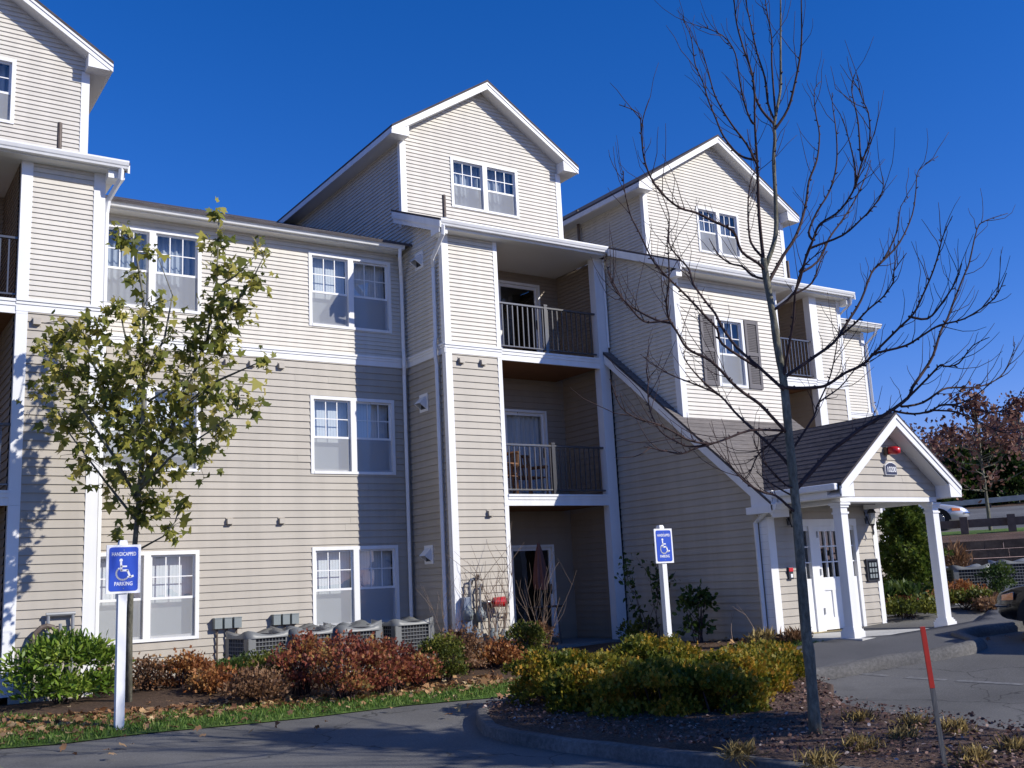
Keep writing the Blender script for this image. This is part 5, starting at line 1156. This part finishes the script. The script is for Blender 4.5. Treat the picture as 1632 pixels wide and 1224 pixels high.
# ------------------------------------------------------------------ signs
def on_plane(px, py, ax, val):
    d = ray(px, py); t = (val-CAM[ax])/d[ax]; return CAM+d*t
def text(name, body, F, u, w, z, size, m, parent, width=None, ext=.0015):
    cu = bpy.data.curves.new(name, 'FONT'); cu.body = body; cu.size = size; cu.align_x = 'CENTER'; cu.align_y = 'CENTER'; cu.extrude = ext; cu.offset = size*.012
    tmp = bpy.data.objects.new('tmp', cu); COL.objects.link(tmp); dg = bpy.context.evaluated_depsgraph_get(); me = bpy.data.meshes.new_from_object(tmp.evaluated_get(dg))
    bpy.data.objects.remove(tmp); xs = [v.co.x for v in me.vertices]; s = (width/(max(xs)-min(xs))) if width else 1; org = V(parent['_org'])
    for v in me.vertices: v.co = F(u+v.co.x*s, w+v.co.z, z+v.co.y) - org
    me.materials.clear(); me.materials.append(m); me.name = name; o = bpy.data.objects.new(name, me); COL.objects.link(o); o.parent = parent; o['_org'] = parent['_org']; return o
def rrect(F, u, z, w2, h2, r, w):
    out = []
    for cx, cz, a0 in ((w2-r, h2-r, 0), (-w2+r, h2-r, 90), (-w2+r, -h2+r, 180), (w2-r, -h2+r, 270)):
        for k in range(5): a = math.radians(a0+22.5*k); out.append(F(u+cx+r*math.cos(a), w, z+cz+r*math.sin(a)))
    return out
def parking_sign(P, zc, ztop, label, bw=.187, bh=.27, tilt=0):
    t = thing('parking_sign', P, label, 'sign'); F = Fr((P.x, P.y, 0), (1, tilt, 0), (tilt, -1, 0))
    mb = MB(); mb.obox(F, -.046, .046, -.092, 0, P.z-.05, ztop-.03); q = ztop-.03
    mb.hexa([F(-.046,0,q), F(.046,0,q), F(.046,-.092,q), F(-.046,-.092,q), F(-.036,-.012,ztop), F(.036,-.012,ztop), F(.036,-.08,ztop), F(-.036,-.08,ztop)]); mb.build('post', M['white'], t)
    mb = MB(); mb.obox(F, -bw, bw, .001, .018, zc-bh, zc+bh); bd = mb.build('board', M['signw'], t)
    mb = MB(); mb.prism(rrect(F, 0, zc, bw*.845, bh*.905, .03, .019), F.N*.003); mb.build('blue_panel', M['blue'], bd)
    w = .0225; k = bh/.27; text('lettering', 'HANDICAPPED', F, 0, w, zc+.165*k, .058*k, M['signw'], bd, bw*1.40); text('lettering', 'PARKING', F, 0, w, zc-.165*k, .060*k, M['signw'], bd, bw*1.05)
    s = .30*k; mb = MB(); Z = zc-.01*k; pl = lambda x, z: F(x*s, w, Z+z*s)
    def stroke(pts, th):
        for a, b in zip(pts, pts[1:]):
            dx, dz = b[0]-a[0], b[1]-a[1]; l = math.hypot(dx, dz); nx, nz = -dz/l*th/2, dx/l*th/2; ex, ez = dx/l*th*.3, dz/l*th*.3
            mb.prism([pl(a[0]+nx-ex, a[1]+nz-ez), pl(a[0]-nx-ex, a[1]-nz-ez), pl(b[0]-nx+ex, b[1]-nz+ez), pl(b[0]+nx+ex, b[1]+nz+ez)], F.N*.002)
    mb.prism([pl(-.10+.062*math.cos(a*.524), .36+.062*math.sin(a*.524)) for a in range(12)], F.N*.002)
    stroke([(-.10,.27),(-.085,-.02),(.14,-.02),(.24,-.27),(.34,-.23)], .075); stroke([(-.095,.13),(.10,.13)], .06)
    stroke([(-.03+.235*math.cos(math.radians(a)), -.13+.235*math.sin(math.radians(a))) for a in range(125, 346, 17)], .06); mb.build('wheelchair_symbol', M['signw'], bd)
    mb = MB()
    for zz in (zc+bh*.78, zc-bh*.80): mb.prism([F(.006*math.cos(a), .0225, zz+.006*math.sin(a)) for a in (0,1,2,3,4,5)], F.N*.003)
    mb.build('screw', M['grey'], bd); return t
P = gd(191, 1166); parking_sign(P, on_plane(194, 907, 1, P.y).z, on_plane(190, 861, 1, P.y).z, 'blue handicapped parking sign on a white post in front of the young maple')
P = on_plane(1057, 870, 1, -4.95); zc = P.z; P = V((P.x, P.y, g(P.x, P.y))); parking_sign(P, zc, on_plane(1050, 837, 1, -4.95).z, 'blue handicapped parking sign on a white post behind the island hedge')
# orange tipped stake
a = gd(1508, 1232, .1); b = vp(1470, 999, hdist(a)); dv = (b-a)
t = thing('marker_stake', (a.x, a.y, g(a.x, a.y)), 'leaning square wooden stake with a bright orange-red top half at the right of the island', 'stake')
def sq(p0, p1, s):
    mb = MB(); n = 4; mb.tube([p0, p1], [s*1.35, s*1.35], 4); return mb
sq(a-dv*.04, a+dv*.575, .0155).build('wood', M['stakew'], t); sq(a+dv*.576, b, .0165).build('orange_top', M['orange'], t)
# number plaque and alarm strobe on the porch gable
F = Fr((0, -6.704, 0), (1,0,0), (0,-1,0)); u0, z0 = 9.13, 3.055
t = thing('number_plaque', F(u0, 0, z0), 'dark navy arched plaque with white house number 10200 on the porch gable', 'sign')
pts = [(x*.80, z*.85) for x, z in [(-.185,-.115),(.185,-.115),(.185,.075),(.11,.115),(.05,.135),(-.05,.135),(-.11,.115),(-.185,.075)]]
mb = MB(); mb.prism([F(u0+x, .0, z0+z) for x, z in pts], F.N*.03); mb.build('backing', M['signw'], t)
mb = MB(); mb.prism([F(u0+x*.93, .031, z0+z*.90-.001) for x, z in pts], F.N*.004); mb.build('plate', M['navy'], t)
mb = MB(); text('number', '10200', F, u0, .037, z0-.010, .125, M['signw'], t, .225, .002)
u0, z0 = 9.08, 3.36
t = thing('alarm_strobe', F(u0, 0, z0), 'small red fire alarm beacon above the number plaque on the porch gable', 'alarm')
mb = MB(); mb.obox(F, u0-.06, u0+.05, .0, .07, z0-.07, z0+.06); mb.build('bracket', M['rust'], t, bevel=.01)
mb = MB(); mb.tube([F(u0-.02, .07, z0), F(u0+.05, .17, z0-.01), F(u0+.09, .22, z0-.015)], [.065,.07,.045], 12); mb.build('lens', M['red'], t, smooth=True)
# carriage lanterns, directory panel, pull station
for (u, lab) in ((8.14,'black carriage lantern on the entrance wall left of the door, behind the sapling trunk'),(10.20,'black carriage lantern on the entrance wall right of the door')):
    F = FV; z = 2.36; t = thing('wall_lantern', F(u, 0, z), lab, 'lantern', 'lanterns beside the entrance door'); p = F(u, .13, z)
    mb = MB(); mb.obox(F, u-.045, u+.045, .0, .02, z-.12, z+.14); mb.tube([F(u,.02,z+.02), F(u,.07,z-.15), F(u,.13,z-.15)], .011, 6); mb.lathe((p.x,p.y,z-.16), [(.03,0),(.05,.02),(.05,.035)], 4); mb.lathe((p.x,p.y,z+.07), [(.105,0),(.095,.015),(.03,.10),(.02,.11),(.012,.15)], 4); mb.lathe((p.x,p.y,z-.33), [(.006,0),(.02,.05),(.012,.12),(.02,.17)], 6); mb.build('frame', M['black'], t)
    mb = MB(); mb.lathe((p.x,p.y,z-.125), [(.05,0),(.085,.195)], 4); mb.build('glass', M['lamp_glass'], t)
F = FV; t = thing('directory_panel', F(10.19, 0, 1.42), 'dark framed intercom directory panel on the wall right of the entrance door', 'panel')
mb = MB(); mb.obox(F, 10.02, 10.34, .0, .05, 1.22, 1.62); mb.build('case', M['black'], t, bevel=.008)
mb = MB(); mb.obox(F, 10.05, 10.31, .051, .054, 1.25, 1.59); mb.build('front', M['carglass'], t)
mb = MB()
for r in range(3):
    for c in range(3): mb.obox(F, 10.08+c*.075, 10.13+c*.075, .055, .058, 1.28+r*.10, 1.35+r*.10)
mb.build('name_strip', M['meter'], t)
t = thing('alarm_call_box', F(8.04, 0, 1.44), 'small black and red call box with white keypad on the entrance wall', 'call box')
mb = MB(); mb.obox(F, 7.98, 8.09, .0, .05, 1.34, 1.54); mb.build('case', M['black'], t, bevel=.006); mb = MB(); mb.obox(F, 7.985, 8.085, .051, .06, 1.47, 1.53); mb.build('red_cover', M['red'], t); mb = MB(); mb.obox(F, 8.02, 8.07, .051, .055, 1.37, 1.43); mb.build('keypad', M['signw'], t)

# ------------------------------------------------------------------ cooling units
def cooling_unit(P, rz, label, group, s=.72, h=.66):
    c, n_ = math.cos(rz), math.sin(rz)
    t = thing('cooling_unit', P, label, 'cooling unit', group)
    W = lambda x, y, z: V((P[0]+x*c-y*n_, P[1]+x*n_+y*c, P[2]+z)); k = s/2
    mb = MB(); mb.hexa([W(-k-.05,-k-.05,-.08), W(k+.05,-k-.05,-.08), W(k+.05,k+.05,-.08), W(-k-.05,k+.05,-.08), W(-k-.05,-k-.05,.05), W(k+.05,-k-.05,.05), W(k+.05,k+.05,.05), W(-k-.05,k+.05,.05)]); mb.build('pad', M['concrete'], t)
    mb = MB(); i = k-.03; mb.hexa([W(-i,-i,.06), W(i,-i,.06), W(i,i,.06), W(-i,i,.06), W(-i,-i,h), W(i,-i,h), W(i,i,h), W(-i,i,h)]); mb.build('coil', M['acd'], t)
    mb = MB()
    for (x, y) in ((-1,-1),(1,-1),(1,1),(-1,1)):       # corner panels
        for (dx, dy) in ((.13,.0),(.0,.13)):
            x0, x1 = sorted((x*k, x*(k-max(dx,.022)))); y0, y1 = sorted((y*k, y*(k-max(dy,.022)))); mb.hexa([W(x0,y0,.05), W(x1,y0,.05), W(x1,y1,.05), W(x0,y1,.05), W(x0,y0,h), W(x1,y0,h), W(x1,y1,h), W(x0,y1,h)])
    for z0, z1 in ((.05,.11),):
        mb.hexa([W(-k,-k-.003,z0), W(k,-k-.003,z0), W(k,k+.003,z0), W(-k,k+.003,z0), W(-k,-k-.003,z1), W(k,-k-.003,z1), W(k,k+.003,z1), W(-k,k+.003,z1)])
    mb.build('cabinet', M['acw'], t)
    mb = MB(); e = k-.006
    for i in range(1, 9):
        u = -k+.13+(2*k-.26)*i/9
        for q in ((W(u,-e,.1), W(u,-e,h)), (W(u,e,.1), W(u,e,h)), (W(-e,u,.1), W(-e,u,h)), (W(e,u,.1), W(e,u,h))): mb.tube(q, .005, 4)
    for j in range(1, 9):
        z = .1+(h-.1)*j/9
        for q in ((W(-k+.1,-e,z), W(k-.1,-e,z)), (W(-k+.1,e,z), W(k-.1,e,z)), (W(-e,-k+.1,z), W(-e,k-.1,z)), (W(e,-k+.1,z), W(e,k-.1,z))): mb.tube(q, .006, 4)
    mb.build('coil_guard', M['acg'], t)
    mb = MB(); N = 40; ro = []; ri = []; rb = []
    for j in range(N):                                  # lid dips along each side and rises at the corners
        a = 2*math.pi*j/N; q = 1/max(abs(math.cos(a)), abs(math.sin(a))); cr = min(q, 1.30); x, y = (k+.02)*cr*math.cos(a), (k+.02)*cr*math.sin(a); up = .075*((cr-1)/.30)
        rb.append(W(x, y, h)); ro.append(W(x, y, h+.045+up)); ri.append(W(.80*k*math.cos(a), .80*k*math.sin(a), h+.035))
    b = len(mb.v); mb.v += [tuple(p) for p in rb+ro+ri]
    for j in range(N):
        j2 = (j+1) % N; mb.f += [(b+j, b+j2, b+N+j2, b+N+j), (b+N+j, b+N+j2, b+2*N+j2, b+2*N+j)]
    mb.build('lid', M['acw'], t, smooth=True)
    mb = MB(); mb.prism([W(.80*k*math.cos(a*.314), .80*k*math.sin(a*.314), h+.012) for a in range(20)], (0,0,.006)); mb.build('fan_well', M['acd'], t)
    mb = MB()
    for rr in (.2,.36,.52,.68,.8): mb.tube([W(rr*k*math.cos(a*.2618), rr*k*math.sin(a*.2618), h+.045) for a in range(25)], .004, 4)
    for a in range(6): mb.tube([W(0,0,h+.045), W(.8*k*math.cos(a*1.047), .8*k*math.sin(a*1.047), h+.045)], .005, 4)
    mb.build('fan_grille', M['black'], t); return t
AG = 'cooling units behind the russet shrubs'
for (x, y, rz, lab) in ((-.02,-2.1,.12,'leftmost cooling unit of the front row, nearest the meter boxes'),(.68,-2.15,.10,'middle cooling unit of the front row'),(1.40,-2.25,.05,'right-hand cooling unit of the front row, behind the crimson shrub'),(1.02,-1.15,.1,'left cooling unit of the back row, just under the window'),(1.92,-1.2,.05,'middle cooling unit of the back row, below the lit half of the window'),(2.83,-1.25,.08,'rightmost cooling unit standing alone beside the downpipe')):
    cooling_unit((x, y, g(x, y)+.06), rz, lab, AG, .74 if x < 2.5 else .80, .62)
AH = 'cooling units beyond the porch'
for (px, py, D, lab) in ((1466,948,26.5,'cooling unit seen between the two porch columns'),(1545,958,24.2,'cooling unit standing in front of the retaining wall, right of the outer column'),(1622,954,24.6,'cooling unit at the right edge of the picture, above the black car')):
    p = vp(px, py, D); p.z = on_plane(px, py, 1, p.y).z; p.z = max(g(p.x, p.y)+.05, p.z-.02); cooling_unit((p.x, p.y, p.z), .9, lab, AH, .84, .70)

# ------------------------------------------------------------------ patio and balcony furniture
t = thing('patio_umbrella', (5.98, -.95, Z1), 'closed rust coloured patio umbrella standing on the ground floor patio', 'umbrella')
mb = MB(); mb.tube([(5.98,-.95,Z1), (5.98,-.95,2.26)], .019, 8); mb.build('pole', M['stakew'], t)
mb = MB(); N = 32; pr = [(2.24,.02),(2.1,.055),(1.8,.10),(1.5,.125),(1.36,.11)]
for z, r in pr:
    for j in range(N): th = 2*math.pi*j/N; rr = r*(1+.30*math.cos(8*th+z*1.2)); mb.v.append((5.98+rr*math.cos(th), -.95+rr*math.sin(th), z+.02*math.cos(8*th)))
for i in range(len(pr)-1):
    for j in range(N): j2 = (j+1) % N; mb.f.append((i*N+j, i*N+j2, (i+1)*N+j2, (i+1)*N+j))
mb.build('canopy', M['umbrella'], t, smooth=True); mb = MB(); mb.lathe((5.98,-.95,Z1), [(.22,0),(.22,.05),(.05,.10),(.03,.25)], 16); mb.build('base', M['black'], t)
t = thing('patio_table', (5.98, -.95, Z1), 'dark round patio table around the closed umbrella', 'table')
mb = MB(); mb.lathe((5.98,-.95,Z1+.68), [(.42,0),(.43,.012),(.42,.025)], 24); mb.build('table_top', M['black'], t)
for q in range(4): mb = MB(); th = q*1.571+.6; mb.tube([(5.98+.30*math.cos(th), -.95+.30*math.sin(th), Z1+.68), (5.98+.36*math.cos(th), -.95+.36*math.sin(th), Z1+.002)], .014, 6); mb.build('leg', M['black'], t)
def wooden_chair(x, y, z, rz, label):
    c, s = math.cos(rz), math.sin(rz); W = lambda a, b, h: V((x+a*c-b*s, y+a*s+b*c, z+h)); t = thing('wooden_chair', (x, y, z), label, 'chair', 'wooden chairs on the middle balcony')
    def bar(name, p, q, wd): mb = MB(); mb.tube([p, q], wd*.7, 4); mb.build(name, M['chairw'], t)
    for a in (-.24,.24): bar('leg', W(a,-.22,0), W(a,-.22,.62), .04); bar('leg', W(a,.22,0), W(a*.96,.30,.90), .04); bar('armrest', W(a,-.24,.62), W(a,.26,.64), .05)
    mb = MB()
    for i in range(6): yy = -.23+i*.085; mb.hexa([W(-.25,yy,.40), W(.25,yy,.40), W(.25,yy+.07,.40), W(-.25,yy+.07,.40), W(-.25,yy,.42), W(.25,yy,.42), W(.25,yy+.07,.42), W(-.25,yy+.07,.42)])
    mb.build('seat', M['chairw'], t); mb = MB()
    for i in range(6): xx = -.19+i*.076; mb.tube([W(xx,.23,.46), W(xx,.29,.86)], .022, 4)
    mb.tube([W(-.26,.295,.88), W(.26,.295,.88)], .035, 4); mb.tube([W(-.24,.23,.46), W(.24,.23,.46)], .026, 4); mb.build('backrest', M['chairw'], t); return t
wooden_chair(6.10, -.62, 3.12, .15, 'slatted wooden armchair in front of the curtained sliding door on the middle balcony')
wooden_chair(5.30, -.75, 3.12, -1.2, 'slatted wooden armchair turned sideways beside the left post of the middle balcony')

# ------------------------------------------------------------------ cars
def car(P, rz, paint, label):
    c, s = math.cos(rz), math.sin(rz); W = lambda x, y, z: V((P[0]+x*c-y*s, P[1]+x*s+y*c, P[2]+z)); t = thing('parked_car', P, label, 'car')
    ST_ = [(-2.32,.60,.42,.74),(-2.24,.76,.34,.90),(-1.95,.85,.27,.96),(-1.3,.885,.24,.97),(-.5,.89,.23,.94),(.5,.89,.23,.92),(1.05,.885,.24,.90),(1.5,.87,.25,.845),(1.9,.83,.27,.77),(2.15,.74,.30,.70),(2.28,.60,.36,.62),(2.33,.44,.40,.55)]
    mb = MB(); rings = []
    for x, w, zb, zt in ST_:
        h = zt-zb; half = [(w*.80,zb),(w*.95,zb+.10*h),(w,zb+.38*h),(w*.99,zb+.62*h),(w*.965,zt-.10*h),(w*.90,zt-.03*h),(w*.55,zt+.012),(w*.2,zt+.022)]
        rings.append([(y, z) for y, z in half] + [(-y, z) for y, z in half[::-1]])
    k = len(rings[0])
    for (x, *_), r in zip(ST_, rings): mb.v += [tuple(W(x, y, z)) for y, z in r]
    for i in range(len(rings)-1):
        for j in range(k): j2 = (j+1) % k; mb.f.append((i*k+j, (i+1)*k+j, (i+1)*k+j2, i*k+j2))
    mb.f.append(tuple(range(k))); mb.f.append(tuple((len(rings)-1)*k+j for j in range(k))[::-1]); bd = mb.build('body', paint, t, smooth=True)
    gh = [(-1.85,.955,.72),(-1.2,1.36,.60),(-.5,1.42,.62),(.2,1.40,.62),(.55,1.30,.63),(1.18,.90,.74)]; mb = MB()
    lo = [(-1.85,.74),(-1.35,.82),(-.5,.84),(.3,.84),(.75,.82),(1.18,.76)]
    for (x, z, w), (xl, wl) in zip(gh, lo): mb.v += [tuple(W(xl, wl, .93)), tuple(W(x, w, z)), tuple(W(x, -w, z)), tuple(W(xl, -wl, .93))]
    for i in range(5):
        for j in range(3): mb.f.append((i*4+j, (i+1)*4+j, (i+1)*4+j+1, i*4+j+1))
    mb.build('windows', M['carglass'], t)
    mb = MB()
    for i in range(1, 4):
        (x, z, w), (x2, z2, w2) = gh[i], gh[i+1]
        mb.hexa([W(x,-w-.01,z-.01), W(x2,-w2-.01,z2-.01), W(x2,w2+.01,z2-.01), W(x,w+.01,z-.01), W(x,-w+.04,z+.02), W(x2,-w2+.04,z2+.02), W(x2,w2-.04,z2+.02), W(x,w-.04,z+.02)])
    mb.build('roof', paint, t, smooth=False)
    mb = MB()
    for sgn in (-1, 1):
        for i in (1, 2, 3, 4):
            (x, z, w), (xl, wl) = gh[i], lo[i]; mb.tube([W(xl, sgn*(wl+.004), .92), W(x, sgn*(w+.006), z)], .03, 5)
        mb.tube([W(1.18, sgn*.755, .91), W(.55, sgn*.635, 1.31)], .034, 5)
    mb.build('pillars', paint, t)
    for sx in (-1.38, 1.40):
        for sy in (-1, 1):
            y0, y1 = sorted((sy*.70, sy*.905)); a = MB(); a.tube([W(sx, y0, .32), W(sx, y1, .32)], .325, 24); wh = a.build('wheel', M['tyre'], t); a = MB(); a.tube([W(sx, sy*.895, .32), W(sx, sy*.915, .32)], [.21,.19], 18); a.build('rim', M['rim'], wh)
            a = MB(); q = [(.40*math.cos(th*math.pi/12), .40*math.sin(th*math.pi/12)) for th in range(13)]
            a.prism([W(sx+p, sy*.80, .30+z) for p, z in q], W(0, sy*.098, 0)-W(0,0,0)); a.build('wheel_arch', M['tyre'], t)
    for sy in (-1, 1):
        a = MB(); a.hexa([W(1.98,sy*.52,.58), W(2.22,sy*.46,.56), W(2.12,sy*.735,.57), W(1.86,sy*.838,.58), W(1.96,sy*.52,.705), W(2.20,sy*.46,.645), W(2.10,sy*.735,.66), W(1.84,sy*.832,.70)]); hl = a.build('headlight', M['lens'], t, bevel=.01)
        a = MB(); a.hexa([W(1.86,sy*.842,.585), W(2.10,sy*.745,.575), W(2.09,sy*.755,.575), W(1.85,sy*.853,.585), W(1.85,sy*.838,.69), W(2.09,sy*.74,.655), W(2.08,sy*.75,.655), W(1.84,sy*.849,.69)]); a.build('marker_lamp', M['amber'], hl)
        a = MB(); a.tube([W(.78, sy*.88, .96), W(.74, sy*1.0, .98), W(.70, sy*1.02, 1.0)], [.03,.07,.05], 8); a.build('mirror', paint, t, smooth=True)
        a = MB(); a.hexa([W(-2.24,sy*.45,.66), W(-2.33,sy*.45,.66), W(-2.26,sy*.72,.66), W(-2.16,sy*.80,.66), W(-2.24,sy*.45,.80), W(-2.31,sy*.45,.80), W(-2.24,sy*.72,.80), W(-2.14,sy*.80,.80)]); a.build('tail_lamp', M['red'], t)
        for xx in (-.15,): a = MB(); a.tube([W(xx, sy*.893, .80), W(xx+.14, sy*.893, .80)], .012, 6); a.build('door_handle', M['chrome'] if paint != M['carblack'] else M['black'], t)
    a = MB(); a.tube([W(2.20,-.72,.50), W(2.345,-.45,.50), W(2.36,0,.50), W(2.345,.45,.50), W(2.20,.72,.50), W(1.95,.835,.50)], .028, 6); a.build('bumper_trim', M['chrome'], t)
    return t
def on_z(px, py, z): d = ray(px, py); k = (z-CAM.z)/d.z; return CAM+d*k
q = on_z(1601, 968, .80); car((q.x+.72, q.y-2.08, g(q.x+.7, q.y-2.1)+.0), math.pi/2, M['carblack'], 'black car with its front corner and amber marker lamp showing at the right edge')
q = on_terr(1551, 38.2); cc = q-E2*2.35; car((cc.x, cc.y, tz(38.2, 0)+.02), math.atan2(E2.y, E2.x), M['carsilver'], 'silver car on the upper road behind the outer porch column')
q = on_z(3, 1206, .66); car((q.x-2.30, q.y-.72, 0), 0.0, M['carblue'], 'pale blue car whose front corner just enters the picture at lower left')
